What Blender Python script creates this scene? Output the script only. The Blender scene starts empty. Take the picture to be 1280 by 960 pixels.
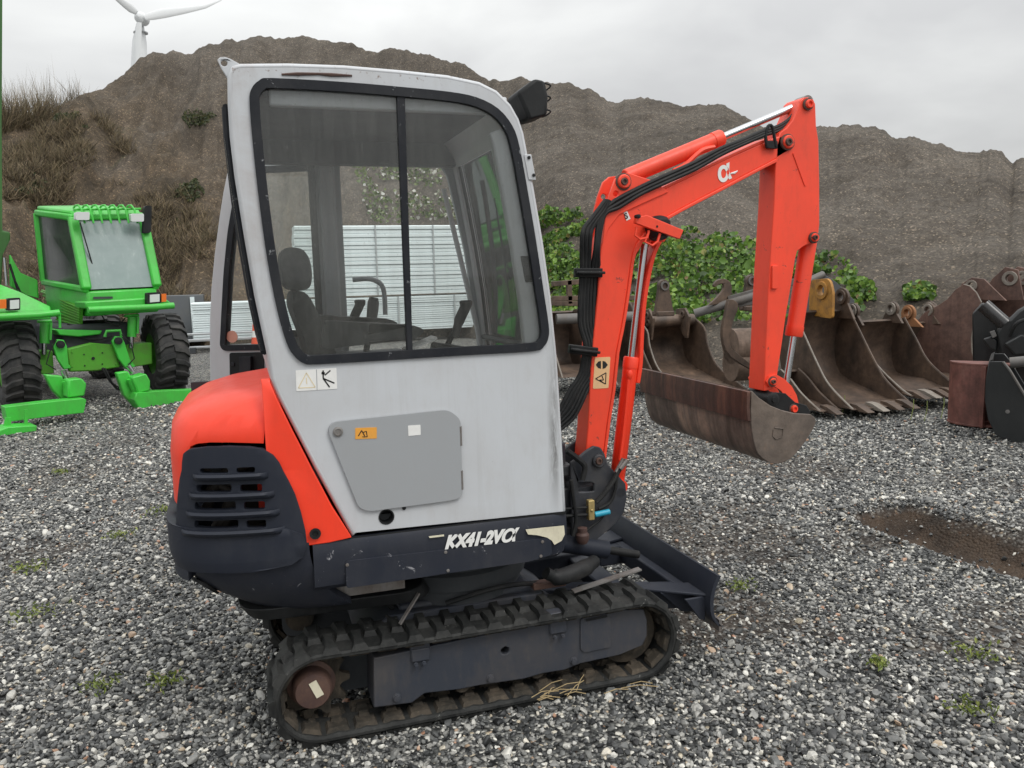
import bpy, bmesh, math, random
import numpy as np
from mathutils import Vector, Matrix
from mathutils.geometry import tessellate_polygon
random.seed(7); RNG = np.random.default_rng(7)
SC = bpy.context.scene
COL = SC.collection

# ------------------------------------------------------------------ camera
CAM = dict(loc=(-.776, -3.2475, 1.606), yaw=.317, pitch=.1338, roll=-.0247, f=1017.)   # f in pixels of a 1280 wide picture
_y, _p, _r = CAM['yaw'], CAM['pitch'], CAM['roll']
CO = Vector(CAM['loc'])
FW = Vector((math.sin(_y)*math.cos(_p), math.cos(_y)*math.cos(_p), -math.sin(_p)))
_R0 = Vector((math.cos(_y), -math.sin(_y), 0)); _U0 = _R0.cross(FW)
CR = _R0*math.cos(_r) + _U0*math.sin(_r); CU = -_R0*math.sin(_r) + _U0*math.cos(_r)
cam = bpy.data.cameras.new('camera'); camo = bpy.data.objects.new('camera', cam); COL.objects.link(camo)
cam.sensor_width = 36; cam.lens = CAM['f']/1280*36; cam.clip_start = .05; cam.clip_end = 5000
M = Matrix((CR, CU, -FW)).transposed().to_4x4(); M.translation = CO
camo.matrix_world = M; SC.camera = camo

# ------------------------------------------------------------------ world: pale overcast sky, soft high sun
w = bpy.data.worlds.new('World'); SC.world = w; w.use_nodes = True
nt = w.node_tree; nt.nodes.clear()
def N(nt, t, **k):
    n = nt.nodes.new(t)
    for a, b in k.items():
        if a == 'inp':
            for i, v in b.items(): n.inputs[i].default_value = v
        else: setattr(n, a, b)
    return n
SUN_EL, SUN_AZ = math.radians(52), math.radians(150)      # azimuth measured from +y towards +x
sky = N(nt, 'ShaderNodeTexSky', sky_type='NISHITA', sun_disc=False, sun_elevation=SUN_EL, sun_rotation=SUN_AZ, dust_density=4.0, air_density=1.0)
bgs = N(nt, 'ShaderNodeBackground', inp={'Strength': .06}); nt.links.new(sky.outputs[0], bgs.inputs[0])
tc = N(nt, 'ShaderNodeTexCoord'); sp = N(nt, 'ShaderNodeSeparateXYZ'); nt.links.new(tc.outputs['Generated'], sp.inputs[0])
# cloud layer: brightness rises from the horizon to the zenith as under any overcast sky
mp = N(nt, 'ShaderNodeMapping'); mp.inputs['Scale'].default_value = (1.1, 1.1, 2.6); nt.links.new(tc.outputs['Generated'], mp.inputs[0])
nz = N(nt, 'ShaderNodeTexNoise', inp={'Scale': 2.3, 'Detail': 5, 'Roughness': .5, 'Distortion': .3}); nt.links.new(mp.outputs[0], nz.inputs['Vector'])
cr = N(nt, 'ShaderNodeValToRGB'); cr.color_ramp.elements[0].position = .34; cr.color_ramp.elements[0].color = (.60, .605, .61, 1)
cr.color_ramp.elements[1].position = .66; cr.color_ramp.elements[1].color = (.83, .84, .83, 1)
nt.links.new(nz.outputs['Fac'], cr.inputs[0])
zc = N(nt, 'ShaderNodeMath', operation='MAXIMUM', inp={1: 0.}); nt.links.new(sp.outputs['Z'], zc.inputs[0])
zm = N(nt, 'ShaderNodeMath', operation='MULTIPLY_ADD', inp={1: 1.42, 2: .64}); nt.links.new(zc.outputs[0], zm.inputs[0])
bgc = N(nt, 'ShaderNodeBackground'); nt.links.new(cr.outputs[0], bgc.inputs[0]); nt.links.new(zm.outputs[0], bgc.inputs[1])
mx = N(nt, 'ShaderNodeMixShader', inp={0: .92}); nt.links.new(bgs.outputs[0], mx.inputs[1]); nt.links.new(bgc.outputs[0], mx.inputs[2])
wo = N(nt, 'ShaderNodeOutputWorld'); nt.links.new(mx.outputs[0], wo.inputs[0])
ld = bpy.data.lights.new('sun', 'SUN'); ld.energy = 1.1; ld.angle = math.radians(25); ld.color = (1, .97, .93)
lo = bpy.data.objects.new('sun', ld); COL.objects.link(lo)
sd = Vector((math.sin(SUN_AZ)*math.cos(SUN_EL), math.cos(SUN_AZ)*math.cos(SUN_EL), math.sin(SUN_EL)))
lo.rotation_euler = (-sd).to_track_quat('-Z', 'Y').to_euler(); lo.location = sd*30
SC.view_settings.view_transform = 'Standard'; SC.view_settings.look = 'None'; SC.view_settings.exposure = 0.30; SC.view_settings.gamma = 1
SC.cycles.max_bounces = 6; SC.cycles.transparent_max_bounces = 12; SC.cycles.use_denoising = True

# ------------------------------------------------------------------ geometry helpers
def V(*a): return Vector(a)
def ray(px, py):
    return (FW + CR*((px-640)/CAM['f']) + CU*((480-py)/CAM['f'])).normalized()
def hit(px, py, pt=(0, -.48, 0), n=(0, 1, 0)):
    """where the line of sight through a point of the survey photograph meets a real plane of the scene"""
    d = ray(px, py); n = Vector(n); return CO + d*((Vector(pt)-CO).dot(n)/d.dot(n))
def hy(px, py, y=-.48): return hit(px, py, (0, y, 0))
def hz(px, py, z=0.): return hit(px, py, (0, 0, z), (0, 0, 1))
def xz(pts, y=-.48): return [(hy(a, b, y).x, hy(a, b, y).z) for a, b in pts]

def smooth(me, ang=35):
    me.polygons.foreach_set('use_smooth', [True]*len(me.polygons))
    try: me.set_sharp_from_angle(angle=math.radians(ang))
    except Exception: pass
def link(name, me, mat=None, parent=None, ang=35, bevel=0, seg=2):
    o = bpy.data.objects.new(name, me); COL.objects.link(o)
    if mat and not me.materials: me.materials.append(mat)
    if ang: smooth(me, ang)
    if parent: o.parent = parent
    if bevel:
        b = o.modifiers.new('bevel', 'BEVEL'); b.width = bevel; b.segments = seg; b.limit_method = 'ANGLE'; b.angle_limit = math.radians(40); b.harden_normals = False
    return o
def empty(name, loc=(0, 0, 0), rz=0, parent=None):
    o = bpy.data.objects.new(name, None); COL.objects.link(o); o.location = loc; o.rotation_euler = (0, 0, rz); o.parent = parent
    o.empty_display_size = .2
    return o
def tag(o, label=None, cat=None, group=None, kind=None):
    if label: o['label'] = label
    if cat: o['category'] = cat
    if group: o['group'] = group
    if kind: o['kind'] = kind
    return o

class MB:
    """collects shapes into one mesh"""
    def __init__(s): s.v = []; s.f = []; s.m = []; s.mats = []; s.cur = 0
    def use(s, mat):
        if mat not in s.mats: s.mats.append(mat)
        s.cur = s.mats.index(mat); return s
    def add(s, vs, fs):
        b = len(s.v); s.v += [tuple(p) for p in vs]; s.f += [tuple(b+i for i in f) for f in fs]; s.m += [s.cur]*len(fs); return s
    def box(s, c, d, rot=None):
        c = Vector(c); R = rot or Matrix.Identity(3); h = Vector(d)/2
        vs = [c + R @ Vector((x*h.x, y*h.y, z*h.z)) for x in (-1, 1) for y in (-1, 1) for z in (-1, 1)]
        return s.add(vs, [(0, 1, 3, 2), (4, 6, 7, 5), (0, 4, 5, 1), (2, 3, 7, 6), (0, 2, 6, 4), (1, 5, 7, 3)])
    def bar(s, a, b, wd, ht, up=(0, 0, 1)):
        a = Vector(a); b = Vector(b); z = (b-a).normalized(); x = Vector(up).cross(z)
        if x.length < 1e-4: x = Vector((1, 0, 0)).cross(z)
        x.normalize(); y = z.cross(x)
        return s.box((a+b)/2, (wd, ht, (b-a).length), Matrix((x, y, z)).transposed())
    def tube(s, pts, r, n=10, cap=True):
        pts = [Vector(p) for p in pts]; k = len(pts); rs = r if isinstance(r, (list, tuple)) else [r]*k
        vs = []; fs = []; px = None
        for i, p in enumerate(pts):
            t = (pts[min(i+1, k-1)]-pts[max(i-1, 0)]).normalized()
            if px is None:
                px = t.orthogonal().normalized()
            else:
                px = (px - t*px.dot(t)).normalized()
            py = t.cross(px)
            for j in range(n):
                a = 2*math.pi*j/n; vs.append(p + (px*math.cos(a)+py*math.sin(a))*rs[i])
        for i in range(k-1):
            for j in range(n): fs.append((i*n+j, i*n+(j+1) % n, (i+1)*n+(j+1) % n, (i+1)*n+j))
        if cap: fs.append(tuple(range(n-1, -1, -1))); fs.append(tuple((k-1)*n+j for j in range(n)))
        return s.add(vs, fs)
    def cyl(s, a, b, r, n=16): return s.tube([a, b], r, n)
    def lathe(s, c, axis, prof, n=24):
        """prof: list of (distance along axis, radius)"""
        c = Vector(c); z = Vector(axis).normalized(); x = z.orthogonal().normalized(); y = z.cross(x)
        vs = []; fs = []; k = len(prof)
        for h, r in prof:
            for j in range(n):
                a = 2*math.pi*j/n; vs.append(c+z*h+(x*math.cos(a)+y*math.sin(a))*max(r, 1e-5))
        for i in range(k-1):
            for j in range(n): fs.append((i*n+j, i*n+(j+1) % n, (i+1)*n+(j+1) % n, (i+1)*n+j))
        return s.add(vs, fs)
    def prism(s, pts, fn0, fn1, holes=()):
        """2-D outline (with holes) between two maps fn(u,v)->point"""
        loops = [list(pts)]+[list(h) for h in holes]
        flat = [p for l in loops for p in l]; n = len(flat)
        tri = tessellate_polygon([[Vector((p[0], p[1], 0)) for p in l] for l in loops])
        vs = [fn0(*p) for p in flat]+[fn1(*p) for p in flat]
        fs = [tuple(t) for t in tri]+[tuple(n+i for i in reversed(t)) for t in tri]
        b = 0
        for l in loops:
            k = len(l)
            for i in range(k): a, c = b+i, b+(i+1) % k; fs.append((a, c, n+c, n+a))
            b += k
        return s.add(vs, fs)
    def yplate(s, pts, y0, y1, holes=()):
        return s.prism(pts, lambda u, v: (u, y0, v), lambda u, v: (u, y1, v), holes)
    def build(s, name, mat=None, parent=None, ang=35, bevel=0, seg=2, fix=True):
        me = bpy.data.meshes.new(name); me.from_pydata(s.v, [], s.f)
        if s.mats:
            for m in s.mats: me.materials.append(m)
            me.polygons.foreach_set('material_index', s.m)
        elif mat: me.materials.append(mat)
        if fix:
            bm = bmesh.new(); bm.from_mesh(me)
            bmesh.ops.recalc_face_normals(bm, faces=bm.faces); bm.to_mesh(me); bm.free()
        me.update()
        return link(name, me, None, parent, ang, bevel, seg)

def spline(pts, n=6, closed=False):
    """Catmull-Rom through points of any dimension"""
    P = [np.array(p, float) for p in pts]; k = len(P); out = []
    for i in range(k if closed else k-1):
        p0 = P[(i-1) % k] if closed or i else P[0]; p1 = P[i]; p2 = P[(i+1) % k]; p3 = P[(i+2) % k] if closed or i+2 < k else P[-1]
        for j in range(n):
            t = j/n; out.append(tuple(.5*((2*p1)+(-p0+p2)*t+(2*p0-5*p1+4*p2-p3)*t*t+(-p0+3*p1-3*p2+p3)*t**3)))
    if not closed: out.append(tuple(P[-1]))
    return out
def rounded(pts, r, n=5):
    """polygon with its corners rounded (r may be a list)"""
    k = len(pts); out = []
    for i in range(k):
        rr = r[i] if isinstance(r, (list, tuple)) else r
        a, p, b = Vector(pts[i-1]), Vector(pts[i]), Vector(pts[(i+1) % k])
        if rr <= 0: out.append(tuple(p)); continue
        da = (a-p); db = (b-p); d = min(rr, da.length*.48, db.length*.48)
        A = p+da.normalized()*d; B = p+db.normalized()*d
        for j in range(n+1):
            t = j/n; out.append(tuple(A*(1-t)**2+p*2*t*(1-t)+B*t*t))
    return out
def circ(c, r, n=16): return [(c[0]+r*math.cos(2*math.pi*i/n), c[1]+r*math.sin(2*math.pi*i/n)) for i in range(n)]

# ------------------------------------------------------------------ materials
MATS = {}
def nmat(name):
    m = bpy.data.materials.new(name); m.use_nodes = True; nt = m.node_tree; b = nt.nodes['Principled BSDF']; MATS[name] = m
    return m, nt, b
def L(nt, a, b): nt.links.new(a, b)
def ramp(nt, src, stops, interp='LINEAR'):
    n = N(nt, 'ShaderNodeValToRGB'); n.color_ramp.interpolation = interp; e = n.color_ramp.elements
    while len(e) < len(stops): e.new(.5)
    for i, (p, c) in enumerate(stops): e[i].position = p; e[i].color = (*c, 1) if len(c) == 3 else c
    L(nt, src, n.inputs[0]); return n.outputs[0]
def noise(nt, scale, detail=4, rough=.55, dist=0, coord='Object', stretch=None):
    t = N(nt, 'ShaderNodeTexCoord'); o = t.outputs[coord]
    if stretch: mpn = N(nt, 'ShaderNodeMapping'); mpn.inputs['Scale'].default_value = stretch; L(nt, o, mpn.inputs[0]); o = mpn.outputs[0]
    n = N(nt, 'ShaderNodeTexNoise', inp={'Scale': scale, 'Detail': detail, 'Roughness': rough, 'Distortion': dist}); L(nt, o, n.inputs['Vector']); return n.outputs['Fac']
def mixc(nt, fac, a, b, mode='MIX'):
    n = N(nt, 'ShaderNodeMix', data_type='RGBA', blend_type=mode)
    if isinstance(fac, (int, float)): n.inputs[0].default_value = fac
    else: L(nt, fac, n.inputs[0])
    for i, v in ((6, a), (7, b)):
        if hasattr(v, 'links'): L(nt, v, n.inputs[i])
        else: n.inputs[i].default_value = (*v, 1)
    return n.outputs[2]
def bump(nt, b, h, strength=.3, dist=.01):
    n = N(nt, 'ShaderNodeBump', inp={'Strength': strength, 'Distance': dist}); L(nt, h, n.inputs['Height']); L(nt, n.outputs[0], b.inputs['Normal'])
def paint(name, col, rough=.35, dirt=(.12, .10, .08), amount=.35, wear=None, metal=0, bumps=.08, scale=3., coat=0, stains=None):
    """painted or bare sheet metal: dust that gathers in blotches, fine scratches, uneven gloss"""
    m, nt, b = nmat(name)
    f1 = noise(nt, scale, 6, .6, .3); f2 = noise(nt, scale*9, 5, .7, 0, stretch=(1, 1, .35)); f3 = noise(nt, scale*40, 3, .6)
    d = ramp(nt, f1, [(.42, (0, 0, 0)), (.72, (1, 1, 1))]); d2 = ramp(nt, f2, [(.5, (0, 0, 0)), (.75, (1, 1, 1))])
    fm = N(nt, 'ShaderNodeMath', operation='MULTIPLY_ADD', inp={1: .6, 2: .0}); L(nt, d2, fm.inputs[0])
    fa = N(nt, 'ShaderNodeMath', operation='ADD'); L(nt, d, fa.inputs[0]); L(nt, fm.outputs[0], fa.inputs[1])
    fs = N(nt, 'ShaderNodeMath', operation='MULTIPLY', use_clamp=True, inp={1: amount}); L(nt, fa.outputs[0], fs.inputs[0])
    c = mixc(nt, fs.outputs[0], col, dirt)
    if wear:
        wr = ramp(nt, noise(nt, scale*5, 8, .75, .6), [(.635, (0, 0, 0)), (.66, (1, 1, 1))]); c = mixc(nt, wr, c, wear)
    if stains: c = stains(nt, c)
    L(nt, c, b.inputs['Base Color'])
    r = N(nt, 'ShaderNodeMapRange', inp={'To Min': max(.05, rough-.08), 'To Max': min(1, rough+.22)}); L(nt, f2, r.inputs[0]); L(nt, r.outputs[0], b.inputs['Roughness'])
    b.inputs['Metallic'].default_value = metal
    if coat: b.inputs['Coat Weight'].default_value = coat; b.inputs['Coat Roughness'].default_value = .15
    bump(nt, b, f3, bumps, .002)
    return m
def plain(name, col, rough=.5, metal=0, emis=None, alpha=1):
    m, nt, b = nmat(name); b.inputs['Base Color'].default_value = (*col, 1); b.inputs['Roughness'].default_value = rough; b.inputs['Metallic'].default_value = metal
    return m
def glass(name, tint=(.8, .88, .85), dirt=.12, rough=.02, spots=True):
    """thin dirty window pane: mostly clear, fresnel reflection, a film of dust"""
    m, nt, b = nmat(name); nt.nodes.remove(b)
    out = nt.nodes['Material Output']
    tr = N(nt, 'ShaderNodeBsdfTransparent', inp={'Color': (*tint, 1)}); gl = N(nt, 'ShaderNodeBsdfGlossy', inp={'Roughness': rough})
    fr = N(nt, 'ShaderNodeFresnel', inp={'IOR': 1.5}); m1 = N(nt, 'ShaderNodeMixShader'); L(nt, fr.outputs[0], m1.inputs[0]); L(nt, tr.outputs[0], m1.inputs[1]); L(nt, gl.outputs[0], m1.inputs[2])
    df = N(nt, 'ShaderNodeBsdfDiffuse', inp={'Color': (.42, .43, .40, 1)})
    f = noise(nt, 2.2, 5, .6, .5); f = ramp(nt, f, [(.3, (dirt*.35,)*3), (.75, (dirt*1.8,)*3)])
    stk = ramp(nt, noise(nt, 6, 6, .7, .3, stretch=(3.5, 3.5, .22)), [(.45, (0, 0, 0)), (.8, (dirt*2.2,)*3)]); ad0 = N(nt, 'ShaderNodeMath', operation='ADD'); L(nt, f, ad0.inputs[0]); L(nt, stk, ad0.inputs[1]); f = ad0.outputs[0]
    if spots:
        sp_ = ramp(nt, noise(nt, 90, 2, .5), [(.68, (0, 0, 0)), (.74, (.16, .16, .16))]); ad = N(nt, 'ShaderNodeMath', operation='MAXIMUM'); L(nt, f, ad.inputs[0]); L(nt, sp_, ad.inputs[1]); f = ad.outputs[0]
    m2 = N(nt, 'ShaderNodeMixShader'); L(nt, f, m2.inputs[0]); L(nt, m1.outputs[0], m2.inputs[1]); L(nt, df.outputs[0], m2.inputs[2]); L(nt, m2.outputs[0], out.inputs[0])
    return m
def cab_stains(nt, c):
    """scuffed front corner, rust freckles along the roof seam, grubby rear pillar"""
    t = N(nt, 'ShaderNodeTexCoord'); s = N(nt, 'ShaderNodeSeparateXYZ'); L(nt, t.outputs['Object'], s.inputs[0])
    def band(sock, lo, mid, hi):
        a = N(nt, 'ShaderNodeMapRange', inp={'From Min': lo, 'From Max': mid, 'To Min': 0, 'To Max': 1}); b2 = N(nt, 'ShaderNodeMapRange', inp={'From Min': mid, 'From Max': hi, 'To Min': 1, 'To Max': 0})
        L(nt, sock, a.inputs[0]); L(nt, sock, b2.inputs[0]); m = N(nt, 'ShaderNodeMath', operation='MULTIPLY'); L(nt, a.outputs[0], m.inputs[0]); L(nt, b2.outputs[0], m.inputs[1]); return m.outputs[0]
    def times(a, b2, k=1.):
        m = N(nt, 'ShaderNodeMath', operation='MULTIPLY'); L(nt, a, m.inputs[0]); L(nt, b2, m.inputs[1]); m2 = N(nt, 'ShaderNodeMath', operation='MULTIPLY', use_clamp=True, inp={1: k}); L(nt, m.outputs[0], m2.inputs[0]); return m2.outputs[0]
    st = noise(nt, 9, 7, .75, .5, stretch=(3, 1, .5)); fk = noise(nt, 60, 5, .7)
    sc = times(band(s.outputs['X'], .262, .296, .312), ramp(nt, st, [(.36, (0, 0, 0)), (.52, (1, 1, 1))]), 1.3); sc = times(sc, band(s.outputs['Z'], .70, .95, 1.45), 1.)
    c = mixc(nt, sc, c, (.20, .20, .20))
    ru = times(band(s.outputs['Z'], 2.235, 2.262, 2.29), ramp(nt, fk, [(.60, (0, 0, 0)), (.68, (1, 1, 1))]), .9); c = mixc(nt, ru, c, (.16, .085, .05))
    rp_ = times(band(s.outputs['X'], -.80, -.72, -.66), ramp(nt, noise(nt, 5, 6, .7, .6), [(.45, (0, 0, 0)), (.68, (1, 1, 1))]), .5); c = mixc(nt, rp_, c, (.34, .27, .24))
    dr = ramp(nt, noise(nt, 7, 6, .7, .2, stretch=(4, 1, .12)), [(.52, (0, 0, 0)), (.78, (.18, .18, .18))]); c = mixc(nt, dr, c, (.30, .29, .27))
    ck = ramp(nt, noise(nt, 24, 9, .8, .2), [(.685, (0, 0, 0)), (.70, (.85, .85, .85))]); return mixc(nt, ck, c, (.16, .15, .15))
GREY = paint('grey_paint', (.555, .578, .605), .42, (.36, .33, .30), .26, wear=None, scale=2.2, stains=cab_stains)
HATCH = paint('hatch_paint', (.335, .350, .365), .45, (.30, .28, .26), .12, scale=3)
ORANGE = paint('orange_paint', (.95, .052, .017), .40, (.58, .045, .02), .35, scale=1.8, coat=.12, bumps=.04)
ORANGE_FADED = paint('boom_paint', (.95, .070, .028), .42, (.60, .06, .03), .45, wear=(.28, .05, .035), scale=2.5, coat=.06, bumps=.10)
NAVY = paint('navy_paint', (.020, .024, .036), .46, (.06, .062, .068), .3, scale=3, wear=None)
NAVYW = paint('navy_scuffed', (.020, .024, .036), .48, (.065, .064, .068), .38, scale=2.6, wear=(.30, .30, .32))
FRAME = paint('track_frame_paint', (.034, .040, .054), .5, (.12, .10, .08), .35, scale=4)
BLACK = paint('black_plastic', (.011, .012, .013), .5, (.05, .05, .05), .3, scale=6)
SEAL = paint('rubber_seal', (.011, .013, .018), .55, (.07, .07, .07), .3, wear=(.25, .26, .27), scale=5)
HOSE = paint('hydraulic_hose', (.013, .014, .015), .5, (.06, .058, .055), .4, scale=8)
RUBBER = paint('track_rubber', (.013, .014, .014), .6, (.070, .070, .066), .6, wear=(.16, .16, .15), scale=6, bumps=.5)
MUDDY = paint('track_inside_mud', (.030, .027, .022), .85, (.115, .092, .068), .8, scale=9, bumps=.8)
STEEL = plain('chromed_rod', (.55, .56, .58), .18, 1)
STEELR = paint('worn_steel', (.28, .27, .26), .45, (.13, .09, .07), .7, metal=.6, scale=9)
RUSTY = paint('rusty_hub', (.075, .042, .036), .6, (.16, .09, .06), .6, scale=12)
BRASS = paint('brass_clamp', (.50, .38, .16), .4, (.2, .15, .08), .5, metal=.5, scale=10)
CYAN = plain('blue_grip', (.03, .36, .52), .4)
WHITE = paint('white_sticker', (.82, .82, .80), .5, (.5, .5, .48), .2, scale=20)
CREAM = paint('cream_decal', (.72, .68, .52), .5, (.35, .30, .22), .4, scale=10)
YELLOW = paint('orange_sticker', (.80, .36, .05), .5, (.5, .3, .1), .3, scale=20)
PALEOR = paint('pale_orange_sticker', (.80, .50, .25), .5, (.5, .35, .25), .2, scale=20)
INK = plain('black_ink', (.012, .012, .012), .5)
GLASS = glass('cab_glass', (.985, .995, .99), .030)
GLASS2 = glass('rear_glass', (.985, .995, .99), .02)
SEATM = paint('seat_vinyl', (.050, .051, .052), .6, (.15, .15, .145), .5, scale=8, bumps=.3)
CABIN = paint('cab_inner_grey', (.30, .32, .34), .6, (.2, .2, .19), .3, scale=5)
DARKIN = paint('cab_inner_dark', (.05, .055, .06), .7, (.1, .1, .1), .3, scale=5)
PIPEM = paint('engine_grime', (.045, .040, .036), .6, (.11, .08, .055), .4, scale=14)

for n_ in ('navy_paint', 'navy_scuffed', 'black_plastic', 'rubber_seal', 'track_rubber', 'track_inside_mud', 'hydraulic_hose', 'seat_vinyl', 'cab_inner_dark', 'engine_grime'):
    MATS[n_].node_tree.nodes['Principled BSDF'].inputs['Specular IOR Level'].default_value = .28
# ------------------------------------------------------------------ ground: one sheet to the horizon, finer near the machines
def axis(a, b, fine, far, fmax):
    xs = list(np.arange(a, b, fine)); s = fine; x = xs[-1]
    while x < far: s *= 1.22; x += s; xs.append(x)
    s = fine; x = xs[0]; pre = []
    while x > -far: s *= 1.22; x -= s; pre.append(x)
    return np.array(pre[::-1]+xs)
def vnoise(x, y, seed=0):
    """cheap smooth value noise on arrays"""
    xi = np.floor(x).astype(int); yi = np.floor(y).astype(int); fx = x-xi; fy = y-yi; fx = fx*fx*(3-2*fx); fy = fy*fy*(3-2*fy)
    def h(a, b):
        n = (a*374761393+b*668265263+seed*982451653) & 0xffffffff; n = ((n ^ (n >> 13))*1274126177) & 0xffffffff; return ((n ^ (n >> 16)) & 0xffff)/65535.
    return (h(xi, yi)*(1-fx)+h(xi+1, yi)*fx)*(1-fy)+(h(xi, yi+1)*(1-fx)+h(xi+1, yi+1)*fx)*fy
def fbm(x, y, oct=4, seed=0, rough=.5):
    s = 0; a = 1; t = 0
    for i in range(oct): s = s+a*vnoise(x, y, seed+i); t += a; a *= rough; x = x*2.03+17.3; y = y*2.03+9.1
    return s/t
RUT = np.array([(hz(a, b).x, hz(a, b).y) for a, b in [(1058, 650), (1090, 637), (1140, 633), (1200, 655), (1280, 678), (1340, 700), (1400, 760), (1340, 752), (1280, 733), (1230, 716), (1180, 700), (1130, 682), (1090, 668)]])
def rutmask(x, y):
    """signed-ish closeness to the muddy rut: 1 inside, fading outside"""
    x = np.asarray(x, float); y = np.asarray(y, float); ins = np.zeros(x.shape, bool); d = np.full(x.shape, 9.); k = len(RUT)
    for i in range(k):
        a, b = RUT[i], RUT[(i+1) % k]
        c = ((a[1] > y) != (b[1] > y)) & (x < (b[0]-a[0])*(y-a[1])/(b[1]-a[1]+1e-12)+a[0]); ins ^= c
        t = np.clip(((x-a[0])*(b[0]-a[0])+(y-a[1])*(b[1]-a[1]))/((b-a)@(b-a)), 0, 1)
        d = np.minimum(d, np.hypot(x-a[0]-t*(b[0]-a[0]), y-a[1]-t*(b[1]-a[1])))
    return np.where(ins, d, -d)
def gheight(x, y):
    g = (fbm(x*.7, y*.7, 3, 5)-.5)*.05+(fbm(x*4, y*4, 3, 9)-.5)*.018
    near = np.clip(1.6-np.hypot(x, y+.1)/1.3, 0, 1); g = g*(1-near*.8)-.006-.024*np.clip(near*3, 0, 1)
    r = rutmask(x, y); g = g-.13*np.clip(r/.16, 0, 1)+.03*np.clip(r/.05, 0, 1)*(fbm(x*9, y*9, 3, 44)-.5)*2+.045*np.exp(-((r+.07)/.07)**2)
    return g
xs = axis(-6, 9, .06, 900, 1); ys = axis(-4, 10, .06, 900, 1)
GX, GY = np.meshgrid(xs, ys, indexing='ij'); GZ = gheight(GX, GY)
GZ = np.where(np.hypot(GX, GY) > 14, -.01, GZ)
nx, ny = GX.shape
def gridmesh(name, X, Y, Z, mat, closed=False):
    nx, ny = X.shape; me = bpy.data.meshes.new(name); v = np.stack([X, Y, Z], -1).reshape(-1, 3)
    i, j = np.meshgrid(np.arange(nx-1), np.arange(ny-1), indexing='ij'); a = (i*ny+j).ravel(); f = np.stack([a, a+ny, a+ny+1, a+1], -1)
    me.vertices.add(len(v)); me.vertices.foreach_set('co', v.ravel()); me.loops.add(f.size); me.loops.foreach_set('vertex_index', f.ravel())
    me.polygons.add(len(f)); me.polygons.foreach_set('loop_start', np.arange(0, f.size, 4)); me.polygons.foreach_set('use_smooth', np.ones(len(f), bool))
    me.update(calc_edges=True); me.materials.append(mat); return me
def attr(me, name, vals):
    a = me.attributes.new(name, 'FLOAT', 'POINT'); a.data.foreach_set('value', np.asarray(vals, np.float32).ravel())
STONES = [(0, (.018, .019, .020)), (.18, (.040, .042, .043)), (.42, (.085, .088, .088)), (.60, (.155, .158, .153)), (.74, (.25, .248, .236)), (.87, (.39, .385, .36)), (.955, (.64, .63, .58)), (.985, (.44, .38, .28)), (1, (.38, .20, .13))]
def gravel_mat():
    m, nt, b = nmat('gravel_bed')
    t = N(nt, 'ShaderNodeTexCoord'); vo = N(nt, 'ShaderNodeTexVoronoi', feature='F1', inp={'Scale': 58, 'Randomness': 1}); L(nt, t.outputs['Object'], vo.inputs['Vector'])
    se = N(nt, 'ShaderNodeSeparateColor'); L(nt, vo.outputs['Color'], se.inputs[0])
    c = ramp(nt, se.outputs[0], STONES)
    gap = ramp(nt, vo.outputs['Distance'], [(.35, (1, 1, 1)), (.75, (.40, .40, .40))]); c = mixc(nt, 1, c, gap, 'MULTIPLY')
    big = ramp(nt, noise(nt, .55, 4, .6), [(.35, (.85, .85, .86)), (.7, (1.25, 1.24, 1.20))]); c = mixc(nt, 1, c, big, 'MULTIPLY')
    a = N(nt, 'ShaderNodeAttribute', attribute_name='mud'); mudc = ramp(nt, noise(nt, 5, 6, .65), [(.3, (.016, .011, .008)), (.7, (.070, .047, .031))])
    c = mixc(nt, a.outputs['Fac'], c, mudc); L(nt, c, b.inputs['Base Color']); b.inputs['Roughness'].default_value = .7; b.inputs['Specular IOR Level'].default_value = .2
    iv = N(nt, 'ShaderNodeMath', operation='SUBTRACT', inp={0: 1.}); L(nt, vo.outputs['Distance'], iv.inputs[1]); bump(nt, b, iv.outputs[0], .9, .012)
    return m
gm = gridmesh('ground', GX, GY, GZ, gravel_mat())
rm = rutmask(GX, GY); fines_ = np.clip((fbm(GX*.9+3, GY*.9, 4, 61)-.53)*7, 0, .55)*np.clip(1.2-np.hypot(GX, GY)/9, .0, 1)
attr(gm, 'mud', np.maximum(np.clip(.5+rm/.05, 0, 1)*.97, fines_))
ground = link('ground', gm, ang=0); tag(ground, 'grey gravel yard reaching to the foot of the spoil heap', kind='structure')

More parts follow.
